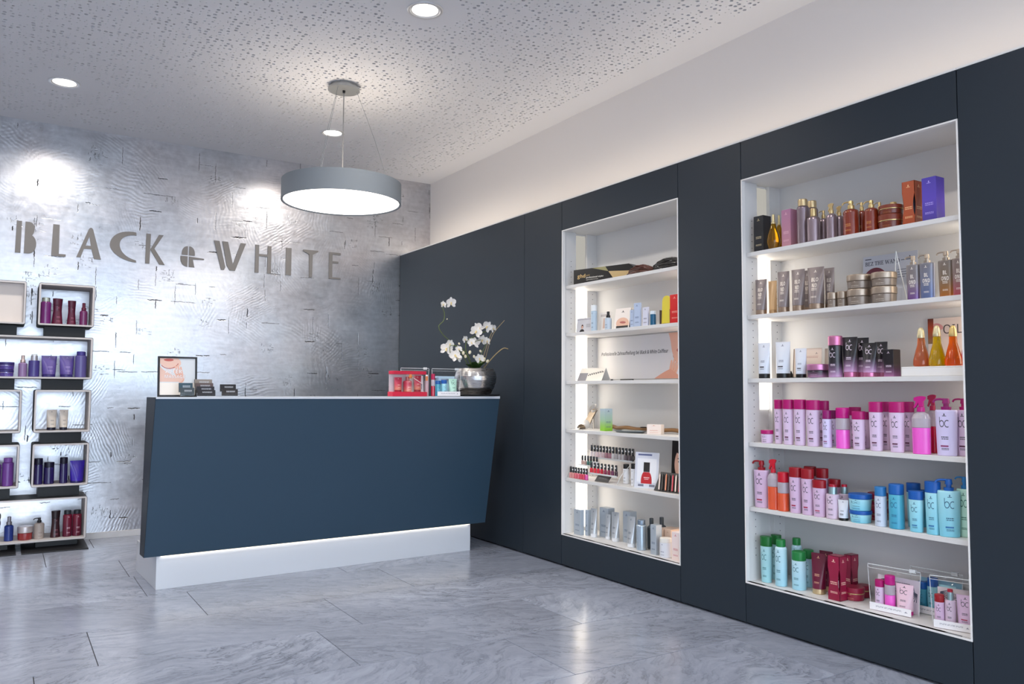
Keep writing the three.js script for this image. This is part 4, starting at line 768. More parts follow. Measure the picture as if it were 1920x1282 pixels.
// left niche, second shelf
item('straight', 'iceFoam', 0.055, 1.3920, 2.626, 0.152, 0.0187, 'tall pale blue foam bottle beside the portrait card');
item('spray', 'iceBottle', 0.055, 1.3920, 2.755, 0.104, 0.0198, 'small ice blue bottle with black cap before the white leaflet');
carton('iceBox', 0.060, 1.3920, 2.937, 2.968, 0.097, 0.012, 'small pale blue carton beside the brochures', 'pale blue cartons on the second shelf');
carton('iceBox', 0.045, 1.3920, 2.987, 3.037, 0.129, 0.012, 'tallest pale blue carton, middle of the carton row', 'pale blue cartons on the second shelf');
carton('paleBox', 0.045, 1.3920, 3.057, 3.099, 0.100, 0.012, 'pale lilac carton at the end of the carton row', 'pale blue cartons on the second shelf');
item('straight', 'tealDrop', 0.055, 1.3920, 3.130, 0.076, 0.0156, 'little teal bottle with white cap near the yellow card');
carton('redBox', 0.045, 1.3920, 3.268, 3.335, 0.147, 0.060, 'bright red carton beside the yellow card at the niche edge');
// left niche, fourth shelf
// left niche, fifth shelf
item('straight', 'whiteBottle', 0.138, 0.5220, 2.810, 0.109, 0.0173, 'white bottle with black cap in front of the rack end', 'white bottles with black caps');
item('straight', 'whiteBottle', 0.100, 0.5220, 2.917, 0.122, 0.0147, 'white bottle with black cap next to the red polish display', 'white bottles with black caps');
// left niche, bottom
carton('silverBox', 0.055, 0.1920, 2.429, 2.495, 0.148, 0.026, 'silver carton first on the floor of the brochure niche', 'silver cartons with tubes');
item('tube', 'silver', 0.092, 0.1920, 2.574, 0.165, 0.0233, 'silver tube standing beside the first silver cartons', 'silver tubes and cans on the niche floor');
item('tube', 'silver', 0.118, 0.1920, 2.673, 0.142, 0.0184, 'slim silver tube in front of the tall silver carton', 'silver tubes and cans on the niche floor');
item('tube', 'silver', 0.118, 0.1920, 2.739, 0.163, 0.0273, 'broad silver tube in the middle of the silver products', 'silver tubes and cans on the niche floor');
item('tube', 'silver', 0.083, 0.1920, 2.916, 0.165, 0.0277, 'silver tube next to the silver aerosol can', 'silver tubes and cans on the niche floor');
item('can', 'silverCan', 0.081, 0.1920, 3.000, 0.159, 0.0272, 'silver-blue aerosol can on the niche floor', 'silver tubes and cans on the niche floor');
carton('silverBox', 0.045, 0.1920, 3.111, 3.154, 0.153, 0.041, 'silver-faced carton with tan side, first of the tan cartons', 'tan cartons at the niche floor');
item('straight', 'paleTin', 0.062, 0.1920, 3.207, 0.097, 0.0309, 'short white tin in front of the tan cartons');
carton('blushBox', 0.040, 0.1920, 3.275, 3.329, 0.140, 0.050, 'white and blush carton at the niche edge, on the floor');
carton('silverBox', 0.085, 0.1920, 2.500, 2.525, 0.149, 0.060, 'silver carton half hidden behind the first one', 'silver cartons with tubes');
carton('silverBox', 0.135, 0.1920, 2.573, 2.651, 0.170, 0.050, 'tall silver carton behind the slim tube', 'silver cartons with tubes');
carton('silverBox', 0.140, 0.1920, 2.778, 2.838, 0.173, 0.050, 'silver carton behind the tube near the aerosol can', 'silver cartons with tubes');
item('capped', 'smoke', 0.150, 0.1920, 3.004, 0.163, 0.0246, 'dark smoke-grey bottle behind the aerosol can', 'smoke-grey bottles at the back');
item('capped', 'smoke', 0.190, 0.1920, 3.041, 0.170, 0.0245, 'dark smoke-grey bottle behind the tan cartons', 'smoke-grey bottles at the back');
// shelf boxes on the silver wall
item('can', 'violetCan', -2.633, 1.4640, 0.215, 0.174, 0.0310, 'purple can with pale metal cap in the top shelf box', undefined, Math.PI + 0.25);
item('waist', 'wine', -2.565, 1.4640, 0.215, 0.172, 0.0337, 'broad dark red waisted bottle in the top shelf box', 'dark red waisted bottles', Math.PI + 0.25);
item('waist', 'wine', -2.482, 1.4640, 0.215, 0.163, 0.0280, 'slim dark red waisted bottle in the top shelf box', 'dark red waisted bottles', Math.PI + 0.25);
item('spray', 'wineSpray', -2.411, 1.4640, 0.215, 0.153, 0.0240, 'small purple spray bottle at the end of the top shelf box', undefined, Math.PI + 0.25);
item('spray', 'lavenderSpray', -2.749, 1.1150, 0.215, 0.139, 0.0247, 'pinkish lilac spray bottle in the wide lilac shelf box', undefined, Math.PI + 0.25);
item('airless', 'lavenderPump', -2.686, 1.1150, 0.215, 0.148, 0.0315, 'violet dispenser with pale cap in the wide lilac shelf box', undefined, Math.PI + 0.25);
item('tube', 'lavender', -2.601, 1.1150, 0.215, 0.140, 0.0468, 'lilac tube beside the violet dispenser', 'lilac tubes in the wide box', Math.PI + 0.25);
item('tube', 'lavender', -2.499, 1.1150, 0.215, 0.143, 0.0456, 'lilac tube beside the lilac can', 'lilac tubes in the wide box', Math.PI + 0.25);
item('can', 'lavenderCan', -2.416, 1.1150, 0.215, 0.174, 0.0349, 'lilac can at the end of the wide lilac shelf box', undefined, Math.PI + 0.25);
item('jar', 'lavenderJar', -2.838, 1.1150, 0.215, 0.044, 0.0416, 'lower violet jar of the stack at the picture edge', 'stacked violet jars', Math.PI + 0.25);
item('jar', 'lavenderJar', -2.838, 1.1592, 0.215, 0.048, 0.0438, 'upper violet jar of the stack at the picture edge', 'stacked violet jars', Math.PI + 0.25);
item('tube', 'creamTube', -2.574, 0.7660, 0.215, 0.134, 0.0309, 'wider pale cream tube with black cap in the nearly empty box', 'pale cream tubes', Math.PI + 0.25, { cap: 0.14 });
item('tube', 'creamTube', -2.504, 0.7660, 0.215, 0.134, 0.0269, 'narrower pale cream tube with black cap in the nearly empty box', 'pale cream tubes', Math.PI + 0.25, { cap: 0.14 });
item('straight', 'night', -2.638, 0.4160, 0.215, 0.169, 0.0256, 'glossy dark violet bottle, first of three dark ones', 'dark violet bottles', Math.PI + 0.25);
item('straight', 'night', -2.576, 0.4160, 0.215, 0.142, 0.0299, 'short broad dark violet bottle, second of three dark ones', 'dark violet bottles', Math.PI + 0.25);
item('straight', 'night', -2.493, 0.4160, 0.215, 0.170, 0.0235, 'slim dark violet bottle beside the bright violet tube', 'dark violet bottles', Math.PI + 0.25);
item('tube', 'nightTube', -2.414, 0.4160, 0.215, 0.146, 0.0465, 'bright violet tube shining at the end of its shelf box', undefined, Math.PI + 0.25, { cap: 0.09 });
item('can', 'orchidCan', -2.806, 0.4160, 0.215, 0.179, 0.0325, 'purple aerosol can in the shelf box at the picture edge', 'purple aerosol cans', Math.PI + 0.25);
item('can', 'orchidCan', -2.875, 0.4160, 0.215, 0.168, 0.0331, 'purple aerosol can almost cut away by the picture edge', 'purple aerosol cans', Math.PI + 0.25);
item('spray', 'navy', -2.786, 0.0650, 0.200, 0.154, 0.0260, 'dark blue spray bottle in the lowest shelf box', undefined, Math.PI + 0.25);
item('jar', 'redJar', -2.697, 0.0650, 0.200, 0.086, 0.0442, 'red glass jar with clear lid in the lowest shelf box', undefined, Math.PI + 0.25);
item('round', 'beigePump', -2.619, 0.0650, 0.200, 0.134, 0.0298, 'beige bottle with black pump in the lowest shelf box', undefined, Math.PI + 0.25);
item('waist', 'burgundy', -2.526, 0.0650, 0.200, 0.172, 0.0300, 'tall burgundy waisted bottle in the lowest shelf box', undefined, Math.PI + 0.25);
item('can', 'burgundyCan', -2.458, 0.0650, 0.200, 0.171, 0.0269, 'burgundy can with dark cap, next to the waisted bottle', 'burgundy cans', Math.PI + 0.25);
item('can', 'burgundyCan', -2.402, 0.0650, 0.200, 0.170, 0.0274, 'burgundy can with dark cap, at the end of the lowest box', 'burgundy cans', Math.PI + 0.25);

// ---------------------------------------------------------------- cards, posters, stands and other goods
const PAPER = (tex, rough = 0.5) => std(0xffffff, rough, { map: tex });
const CLEAR = phys(0xffffff, 0.04, { transmission: 1, thickness: 0, ior: 1.3, specularIntensity: 0.6 }), EDGE = phys('#eef2f4', 0.25, { transmission: 0.3, thickness: 0 });
// a sheet or board with print on its front (local -z), standing on its lower edge and leaning back
function sheet(w, h, thick, material, backMaterial) {
  const g = new THREE.BoxGeometry(w, h, thick).translate(0, h / 2, 0), b = backMaterial ?? M.white;
  return [g, [b, b, b, b, b, material]];
}
function card(name, label, category, [x, y, z], turn, w, h, tex, { lean = 0.12, thick = 0.0015, group, part = 'sheet', rough, back } = {}) {
  const t = thing(name, label, category, [x, y + 0.0004, z], turn, group), [g, m] = sheet(w, h, thick, PAPER(tex, rough), back);
  mesh(part, g.rotateX(lean), m, t);
  return t;
}
const skin = '#e4b8a4', face = (c, x, y, s, hair) => {             // a plain drawn portrait: hair, face, brows, eyes, nose, lips
  c.fillStyle = hair; c.beginPath(); c.ellipse(x, y - s * 0.15, s * 0.82, s * 1.08, 0, 0, 7); c.fill();
  c.fillStyle = skin; c.fillRect(x - s * 0.2, y + s * 0.5, s * 0.4, s * 0.7); c.beginPath(); c.ellipse(x, y, s * 0.58, s * 0.80, 0, 0, 7); c.fill();
  c.fillStyle = hair; c.beginPath(); c.ellipse(x, y - s * 0.72, s * 0.66, s * 0.30, 0, 0, 7); c.fill();
  for (const k of [-1, 1]) { c.fillStyle = '#2a1c1a'; c.beginPath(); c.ellipse(x + k * s * 0.25, y - s * 0.10, s * 0.13, s * 0.05, 0, 0, 7); c.fill(); c.fillRect(x + k * s * 0.25 - s * 0.15, y - s * 0.26, s * 0.3, s * 0.045); }
  c.strokeStyle = '#b8806a'; c.lineWidth = s * 0.05; c.beginPath(); c.moveTo(x + s * 0.03, y - s * 0.05); c.lineTo(x + s * 0.08, y + s * 0.2); c.lineTo(x - s * 0.05, y + s * 0.22); c.stroke();
  c.fillStyle = '#7a1a2c'; c.beginPath(); c.ellipse(x, y + s * 0.42, s * 0.22, s * 0.09, 0, 0, 7); c.fill();
};
const fingers = (c, x, y, s, turn) => { c.save(); c.translate(x, y); c.rotate(turn); c.fillStyle = '#e0a890'; c.beginPath(); c.ellipse(0, s * 0.9, s * 0.5, s * 0.7, 0, 0, 7); c.fill(); c.lineCap = 'round'; c.strokeStyle = '#e4b09a'; c.lineWidth = s * 0.22; [[-0.38, -0.35], [-0.13, -0.75], [0.13, -0.8], [0.38, -0.45]].forEach(([a, b]) => { c.beginPath(); c.moveTo(a * s, s * 0.6); c.lineTo(a * s * 1.2, b * s); c.stroke(); }); c.strokeStyle = '#c88a74'; c.lineWidth = s * 0.03; for (const a of [-0.26, 0, 0.26]) { c.beginPath(); c.moveTo(a * s, s * 0.7); c.lineTo(a * s * 1.2, -s * 0.3); c.stroke(); } c.restore(); };
const Q = Math.PI / 2;

// left niche, top shelf: long styling-iron carton, two bagged hair pieces
{
  const tex = canvasTexture(1024, 256, (c, w, h) => {
    c.fillStyle = '#0d0c0d'; c.fillRect(0, 0, w, h);
    const p = (col, ...a) => { c.fillStyle = col; c.beginPath(); a.forEach(([x, y], i) => c[i ? 'lineTo' : 'moveTo'](x, y)); c.fill(); };
    p('#9a9468', [320, 0], [560, 0], [610, 86]); p('#c2a878', [610, 86], [1000, 120], [820, 256], [720, 256]); p('#141414', [560, 0], [1024, 0], [1000, 120], [610, 86]);
    c.fillStyle = '#cfae70'; c.font = 'bold 84px sans-serif'; c.fillText('ghd', 66, 150); c.font = '34px sans-serif'; c.fillText('gold', 222, 128);
    c.fillStyle = '#e8e4dc'; c.font = 'bold 34px sans-serif'; c.fillText('professional styler', 222, 168); c.font = '24px sans-serif'; c.fillText('style brillant et lisse', 222, 202);
  });
  const t = thing('carton', 'long black carton with gold facets lettered ghd', 'box', [0.127, SHELF[0] + 0.0004, 2.648], Q + 0.26), w = 0.43, h = 0.088, d = 0.07;
  const s = new THREE.Shape([[w / 2, h], [-w / 2 + 0.03, h], [-w / 2, h - 0.02], [-w / 2, 0.02], [-w / 2 + 0.035, 0], [w / 2, 0]].map(([x, y]) => new THREE.Vector2(x, y)));
  const g = new THREE.ExtrudeGeometry(s, { depth: d, bevelEnabled: false }).translate(0, 0, -d / 2), p = g.attributes.position, uv = g.attributes.uv, n = g.attributes.normal;
  for (let i = 0; i < uv.count; i++) uv.setXY(i, n.getZ(i) < -0.5 ? 0.5 - p.getX(i) / w : 0.01, n.getZ(i) < -0.5 ? p.getY(i) / h : 0.9);
  mesh('box_body', g, PAPER(tex, 0.35), t);
}
function hairPack(label, z, w, h, hair, x) {
  const t = thing('hair_extension', label, 'hair piece', [x, SHELF[0] + 0.0005, z], Q + 0.12);
  const lock = [];
  for (let k = 0; k < 46; k++) { const a = (rnd() - 0.5), b = rnd(), pts = []; for (let i = 0; i <= 5; i++) { const u = i / 5 - 0.5; pts.push([u * w * (0.86 + 0.1 * rnd()), h * (0.12 + 0.80 * b * (1 - 2.6 * u * u)) + 0.006 + 0.003 * Math.sin(i * 2 + k), a * 0.06 * (1 - 1.8 * u * u) + 0.004 * Math.sin(i * 3 + k * 2)]); } lock.push(tube(pts, 0.0032, 10, 5)); }
  mesh('hair', merge(lock), std(hair, 0.4), t);
  const film = new THREE.SphereGeometry(1, 28, 12, 0, Math.PI * 2, 0, Math.PI / 2), p = film.attributes.position;
  for (let i = 0; i < p.count; i++) { const q = 1 + 0.10 * noise(p.getX(i) * 4 + z * 9, p.getZ(i) * 4 + p.getY(i) * 3); p.setXYZ(i, p.getX(i) * w * 0.52 * q, p.getY(i) * h * 1.08 * q, p.getZ(i) * 0.045 * q); }
  film.computeVertexNormals();
  mesh('clear_bag', film, phys(0xffffff, 0.1, { transmission: 1, thickness: 0, ior: 1.3 }), t);
}
hairPack('brown hair piece in a clear bag beside the long black carton', 2.995, 0.19, 0.050, '#5a2a1c', 0.10);
hairPack('black hair piece in a crinkled clear bag at the niche edge', 3.215, 0.22, 0.062, '#14100f', 0.10);

// left niche, second shelf
card('portrait_card', 'small grey card with the picture of a person in a dark jacket', 'card', [0.062, SHELF[1], 2.517], Q + 0.05, 0.138, 0.086, canvasTexture(256, 160, (c, w, h) => { c.fillStyle = '#c6c6cc'; c.fillRect(0, 0, w, h); c.fillStyle = '#8a8a94'; c.fillRect(0, 14, w, 6); c.fillStyle = '#16161a'; c.beginPath(); c.ellipse(96, 168, 44, 44, 0, 0, 7); c.fill(); face(c, 96, 100, 22, '#4a2418'); words(c, 196, 70, 70, 5, '#8a8a92', 5); }));
card('leaflet', 'white leaflet standing behind the small ice blue bottle', 'leaflet', [0.10, SHELF[1], 2.66], Q + 0.1, 0.10, 0.11, canvasTexture(128, 128, (c) => { c.fillStyle = '#efe9e4'; c.fillRect(0, 0, 128, 128); c.fillStyle = '#d8b8a8'; c.fillRect(50, 40, 60, 70); words(c, 64, 14, 90, 5, '#9a8a86', 2); }));
for (let k = 0; k < 4; k++) card('brochure', ['front beauty brochure with a close-up of lips', 'second brochure leaning behind the one with lips', 'third brochure leaning in the brochure stack', 'rearmost dark-edged brochure leaning behind the others'][k], 'brochure', [0.066 + 0.012 * k, SHELF[1], 2.855 + 0.014 * k], Q + 0.12, 0.115, 0.118, canvasTexture(128, 160, (c, w, h) => { c.fillStyle = ['#efe6de', '#d8d0c4', '#3a3634', '#22201f'][k]; c.fillRect(0, 0, w, h); if (k > 1) return; c.fillStyle = '#e0b49c'; c.beginPath(); c.ellipse(70, 118, 54, 44, 0.2, 0, 7); c.fill(); c.fillStyle = '#b0605a'; c.beginPath(); c.ellipse(72, 112, 26, 9, 0.1, 0, 7); c.fill(); c.fillStyle = '#181818'; c.fillRect(20, 138, 100, 22); emblem(c, 64, 26, 12, '#222222'); }), { lean: 0.18, group: undefined });
{
  const t = thing('yellow_card', 'yellow card with rounded top standing in a dark holder', 'card', [0.058, SHELF[1] + 0.0005, 3.222], Q + 0.06), s = new THREE.Shape(), w = 0.058, h = 0.150;
  s.moveTo(-w / 2, 0.004); s.lineTo(w / 2, 0.004); s.lineTo(w / 2, h - 0.035); s.quadraticCurveTo(w / 2, h, 0, h); s.quadraticCurveTo(-w / 2, h, -w / 2, h - 0.035); s.closePath();
  mesh('sheet', new THREE.ExtrudeGeometry(s, { depth: 0.002, bevelEnabled: false }).rotateX(0.05), std('#dccb3c', 0.4), t);
  mesh('holder', merge([box(-0.037, -0.034, 0, 0.075, -0.006, 0.02), box(0.034, 0.037, 0, 0.075, -0.006, 0.02), box(-0.037, 0.037, 0, 0.003, -0.006, 0.02)]), std('#4a3a3a', 0.4), t);
}

// left niche, third shelf: tent card and the wide poster on the back panel
{
  const t = thing('tent_card', 'folded grey and white price card at the start of the third shelf', 'card', [0.10, SHELF[2] + 0.0006, 2.52], Q + 0.2);
  const pic = PAPER(canvasTexture(256, 128, (c, w, h) => { c.fillStyle = '#efe8dc'; c.fillRect(0, 0, w, h); c.fillStyle = '#8f8c90'; c.fillRect(0, 50, 90, 78); c.strokeStyle = '#2a2626'; c.lineWidth = 5; c.beginPath(); for (let k = 0; k < 26; k++) c[k ? 'lineTo' : 'moveTo'](96 + k * 6, 70 - k * 1.4 + 9 * Math.sin(k * 1.9)); c.stroke(); }));
  const [g, m] = sheet(0.19, 0.088, 0.0012, pic); mesh('front_leaf', g.rotateX(0.5), m, t);
  const [g2, m2] = sheet(0.19, 0.088, 0.0012, M.white); mesh('rear_leaf', g2.rotateX(-0.5).translate(0, 0, 0.086), m2, t);
}
{
  const t = thing('poster', 'wide white poster about teeth whitening on the niche back panel', 'poster', [0.2645, SHELF[2] + 0.012, 2.882], Q), w = 0.965, h = 0.253;
  const tex = canvasTexture(2048, 556, (c, W, H) => {
    const g = c.createLinearGradient(0, 0, W, 0); g.addColorStop(0, '#dcdad8'); g.addColorStop(1, '#d4d4de'); c.fillStyle = g; c.fillRect(0, 0, W, H);
    c.fillStyle = '#e4b2a0'; c.beginPath(); c.moveTo(1330, 0); c.bezierCurveTo(1390, 130, 1360, 200, 1420, 300); c.bezierCurveTo(1500, 420, 1640, 440, 1760, 380); c.lineTo(2048, 200); c.lineTo(2048, 0); c.fill();
    c.fillStyle = '#b8605c'; c.beginPath(); c.ellipse(1560, 210, 96, 34, -0.1, 0, 7); c.fill(); c.fillStyle = '#f6f2ee'; c.beginPath(); c.ellipse(1560, 206, 70, 14, -0.1, 0, 7); c.fill();
    c.strokeStyle = '#c48a78'; c.lineWidth = 8; c.beginPath(); c.moveTo(1404, 280); c.quadraticCurveTo(1440, 350, 1500, 390); c.stroke();
    fingers(c, 1420, 410, 130, 0.35); c.fillStyle = '#dca08a'; c.beginPath(); c.moveTo(1080, 556); c.quadraticCurveTo(1250, 470, 1360, 440); c.lineTo(1560, 556); c.fill();
    c.fillStyle = '#34343c'; c.font = 'bold italic 62px sans-serif'; c.textAlign = 'left'; c.save(); c.translate(70, 240); c.scale(0.80, 1); c.fillText('Professionelle Zahnaufhellung bei Black & White Coiffeur', 0, 0, 1560); c.restore();
  });
  const [g, m] = sheet(w, h, 0.003, PAPER(tex, 0.35)); mesh('sheet', g, m, t);
  for (const z of [-0.40, -0.21]) mesh('foot', box(-z - 0.055, -z + 0.055, -0.0115, -0.0005, -0.006, 0.003), M.black, t);
}

// left niche, fourth shelf: open-toed high heel, green carton, strap, dish, small carton
{
  const t = thing('high_heel_shoe', 'pale open-toed high-heeled shoe with beige insole standing on the shelf', 'shoe', [0.075, SHELF[3] + 0.0022, 2.462], 1.78);
  const rows = 22, cols = 9, top = [], prof = (u) => [u * 0.142, 0.006 + 0.125 * Math.pow(Math.max(0, (u - 0.22) / 0.78), 1.35) * (1 - 0.12 * Math.max(0, (u - 0.85) / 0.15))], wide = (u) => 0.034 - 0.012 * Math.sin(Math.PI * Math.min(1, Math.max(0, (u - 0.35) / 0.6))) - 0.012 * Math.max(0, (u - 0.8) / 0.2) - 0.02 * Math.max(0, (0.10 - u) / 0.1);
  const grid = (f, r, c) => { const p = [], idx = [], uv = []; for (let j = 0; j <= r; j++) for (let i = 0; i <= c; i++) { p.push(...f(j / r, i / c)); uv.push(i / c, j / r); if (j < r && i < c) { const k = j * (c + 1) + i; idx.push(k, k + c + 1, k + 1, k + 1, k + c + 1, k + c + 2); } } const g = new THREE.BufferGeometry(); g.setAttribute('position', new THREE.Float32BufferAttribute(p, 3)); g.setAttribute('uv', new THREE.Float32BufferAttribute(uv, 2)); g.setIndex(idx); g.computeVertexNormals(); return g; };
  const upper = std('#c4c0bc', 0.35), inner = std('#c9b49a', 0.6);
  mesh('insole', grid((u, v) => { const [z, y] = prof(u); return [(v - 0.5) * 2 * wide(u), y + 0.002 + 0.006 * (2 * v - 1) ** 2, z]; }, rows, cols), inner, t);
  mesh('sole', grid((u, v) => { const [z, y] = prof(u); return [(v - 0.5) * 2 * wide(u), y - 0.004 - 0.003 * (1 - (2 * v - 1) ** 2), z]; }, rows, cols), std('#8a7c70', 0.5), t);
  mesh('vamp', grid((u, v) => { const q = 0.09 + u * 0.30, [z, y] = prof(q), a = Math.PI * v; return [Math.cos(a) * (wide(q) + 0.002), y - 0.003 + Math.sin(a) * (0.026 + 0.010 * u), z]; }, 8, 14), upper, t);
  mesh('heel_cup', grid((u, v) => { const a = Math.PI * v, q = 0.80 + 0.20 * Math.sin(a), [z, y] = prof(q); return [Math.cos(a) * 0.022, y - 0.002 + u * 0.035, z + 0.004 * Math.sin(a)]; }, 4, 12), upper, t);
  mesh('heel', lathe([[0, 0], [0.005, 0], [0.0055, 0.03], [0.010, 0.08], [0.017, 0.112], [0, 0.113]], 16).translate(0, 0, 0.130), upper, t);
}
{
  const b = carton('greenBox', 0, SHELF[3], 0, 0.055, 0.128, 0.048, 'pale carton turning green at its base beside the shoe'); b.position.set(0.113, SHELF[3] + 0.0003, 2.664); b.rotation.y = Math.PI - 0.1;
  const c = carton('creamBox', 0, SHELF[3], 0, 0.078, 0.052, 0.055, 'small cream and orange carton in front of the brown strap'); c.position.set(0.118, SHELF[3] + 0.0003, 3.075); c.rotation.y = Q + 0.5;
  const t = thing('leather_strap', 'flat brown strap lying along the back of the fourth shelf', 'strap', [0.215, SHELF[3] + 0.0052, 2.93]);
  const pts = []; for (let i = 0; i <= 14; i++) pts.push([0.012 * Math.sin(i * 1.3), 0.012 + 0.004 * Math.sin(i * 2.1), -0.42 + i * 0.06]);
  mesh('strap', new THREE.TubeGeometry(new THREE.CatmullRomCurve3(pts.map((p) => V(...p))), 60, 0.011, 7).scale(1.6, 1, 1), std('#8f6a44', 0.6), t);
  mesh('buckle', new THREE.TorusGeometry(0.016, 0.003, 8, 20).rotateX(Q).translate(0, 0.021, -0.06), std('#3a2a20', 0.4, { metalness: 0.6 }), t);
  mesh('keeper', rbox(-0.021, 0.021, 0.001, 0.024, -0.40, -0.35, 0.003), std('#c09058', 0.6), t);
  const d = thing('metal_dish', 'shallow grey metal dish lying in front of the brown strap', 'dish', [0.098, SHELF[3] + 0.0004, 2.89], 0.15);
  mesh('dish', lathe([[0, 0], [0.8, 0], [1, 0.010], [1.0, 0.0125], [0.92, 0.0125], [0.76, 0.003], [0, 0.003]], 48).scale(0.056, 1, 0.108), std('#8a9296', 0.3, { metalness: 0.8 }), d);
  mesh('lid', lathe([[0, 0.016], [0.4, 0.014], [0.55, 0.006], [0, 0.004]], 28).scale(0.05, 1, 0.09).translate(0.006, 0, -0.02), std('#b8bcb8', 0.3, { metalness: 0.7 }), d);
}

// left niche, fifth shelf: nail polish on a clear stepped rack
{
  const Y = SHELF[4], t = thing('stepped_rack', 'clear stepped rack holding nail polish bottles', 'display rack', [0, Y + 0.0004, 0]);
  const step = (x0, x1, y, z0, z1) => mesh('step', box(x0, x1, y - 0.003, y, z0, z1), CLEAR, t);
  step(0.150, 0.192, 0.122, 2.435, 2.85); step(0.113, 0.148, 0.074, 2.395, 2.575); step(0.064, 0.098, 0.040, 2.545, 2.815);
  for (const z of [2.386, 2.852]) { const s = new THREE.Shape([[0.035, 0], [0.20, 0], [0.20, 0.15], [0.19, 0.15], [0.06, 0.045]].map(([a, b]) => new THREE.Vector2(a, b))); mesh('end_panel', new THREE.ExtrudeGeometry(s, { depth: 0.003, bevelEnabled: false }).translate(0, 0, z), CLEAR, t); mesh('panel_edge', tube([[0.035, 0.003, z + 0.0015], [0.062, 0.047, z + 0.0015], [0.19, 0.151, z + 0.0015]], 0.0016, 12, 5), EDGE, t); }
  mesh('riser', merge([box(0.193, 0.196, 0, 0.16, 2.39, 2.85)]), CLEAR, t);
  mesh('step_edge', merge([box(0.149, 0.1505, 0.119, 0.128, 2.435, 2.85), box(0.112, 0.1135, 0.071, 0.079, 2.395, 2.575), box(0.063, 0.0645, 0.037, 0.046, 2.545, 2.815)]), EDGE, t);
  const bottleGeo = lathe([[0, 0], [0.0088, 0], [0.0096, 0.002], [0.0096, 0.022], [0.0080, 0.028], [0.005, 0.031], [0, 0.031]], 14), capGeo = lathe([[0, 0.0305], [0.0072, 0.0305], [0.0066, 0.060], [0.0058, 0.062], [0, 0.062]], 14), dotGeo = new THREE.CircleGeometry(0.0042, 12).rotateY(-Q).translate(-0.00745, 0.047, 0);
  const capM = phys('#0e0d10', 0.25, { clearcoat: 0.5 }), dotM = std('#e8e8ea', 0.6), lac = (c) => phys(c, 0.12, { clearcoat: 0.8 });
  const row = (n, x, y, z0, z1, k, cols, label, group, dots) => {
    const kinds = cols.map(lac);
    for (let i = 0; i < n; i++) {
      const p = thing('nail_polish', `${ORD[i]} ${label}`, 'nail polish', [x, y + 0.0006, z0 + (z1 - z0) * i / (n - 1)], 0.25, group);
      mesh('bottle', bottleGeo, kinds[Math.floor(i * cols.length / n)], p); mesh('cap', capGeo, capM, p); if (dots && i % 8) mesh('sticker', dotGeo, dotM, p);
      p.scale.setScalar(k);
    }
  };
  row(14, 0.170, Y + 0.1225, 2.455, 2.832, 1.16, ['#e8dcdc', '#e0c8cc', '#d8b8bc', '#a8707c', '#d8d0d0', '#b8b0b0', '#c8c0c0', '#6a5a60', '#2a2022'], 'pale nail polish from the left on the highest step of the clear rack', 'nail polish on the highest step', true);
  row(6, 0.130, Y + 0.0745, 2.415, 2.555, 0.92, ['#b89a94', '#3a6a62', '#d8d8dc'], 'small nail polish from the left on the middle step of the clear rack', 'nail polish on the middle step', false);
  row(8, 0.082, Y + 0.0405, 2.565, 2.79, 1.0, ['#d81830', '#e01838', '#c81430', '#8a1840', '#6a2048', '#3a1828'], 'white-dotted red or plum nail polish from the left on the low step', 'nail polish on the low step', true);
  row(7, 0.046, Y + 0.0004, 2.412, 2.565, 1.08, ['#d8908c', '#d86a78', '#d84a60', '#d850a0'], 'pink nail polish from the left in front of the clear rack', 'pink nail polish on the shelf', true);
  card('tester_card', 'small slanted black card in front of the clear rack', 'card', [0.047, Y + 0.004, 2.70], Q + 0.2, 0.10, 0.045, canvasTexture(64, 32, (c) => { c.fillStyle = '#1a1a1c'; c.fillRect(0, 0, 64, 32); words(c, 32, 10, 40, 2, '#5a5a60', 3); }), { lean: 0.8, back: M.black });
  const st = card('display_stand', 'clear stand with a picture of red nail polish on white', 'display stand', [0.075, Y, 3.045], Q + 0.35, 0.142, 0.192, canvasTexture(256, 346, (c, w, h) => {
    c.fillStyle = '#d6dae6'; c.fillRect(0, 0, w, h); c.fillStyle = '#5a6490'; c.fillRect(30, 16, 150, 16); c.fillStyle = '#eceef4'; c.fillRect(24, 60, w - 48, h - 120);
    c.fillStyle = '#1c1a1c'; c.fillRect(94, 96, 66, 92); c.fillStyle = '#c01c28'; c.beginPath(); c.moveTo(96, 190); c.lineTo(158, 190); c.quadraticCurveTo(190, 220, 186, 300); c.lineTo(70, 300); c.quadraticCurveTo(66, 220, 96, 190); c.fill(); c.fillStyle = '#f0c8c8'; c.fillRect(98, 238, 62, 8); c.fillRect(104, 254, 48, 6); c.fillStyle = '#7a7e90'; c.fillRect(40, 306, 60, 22); c.fillRect(160, 306, 60, 22);
  }), { lean: 0.10 });
  mesh('clear_cover', rbox(-0.074, 0.074, 0, 0.195, -0.004, -0.0025, 0.0005).rotateX(0.10), CLEAR, st);
  mesh('foot', merge([box(-0.074, 0.074, 0, 0.003, -0.004, 0.05), box(0.071, 0.074, 0.003, 0.15, 0.02, 0.023)]), EDGE, st);
  card('portrait_poster', 'portrait poster of a dark-haired woman with dark lips at the niche edge', 'poster', [0.185, Y, 3.245], Q + 0.04, 0.24, 0.262, canvasTexture(512, 560, (c, w, h) => { c.fillStyle = '#1a1416'; c.fillRect(0, 0, w, h); face(c, 190, 270, 250, '#120c0e'); }), { lean: 0.06, thick: 0.004 });
  const pal = thing('make_up_board', 'slanted black make-up board with coloured pencils at the niche edge', 'make-up display', [0.058, Y + 0.0034, 3.240], Q + 0.1);
  mesh('board', rbox(-0.105, 0.105, 0, 0.108, 0, 0.004, 0.001).rotateX(0.55), M.black, pal);
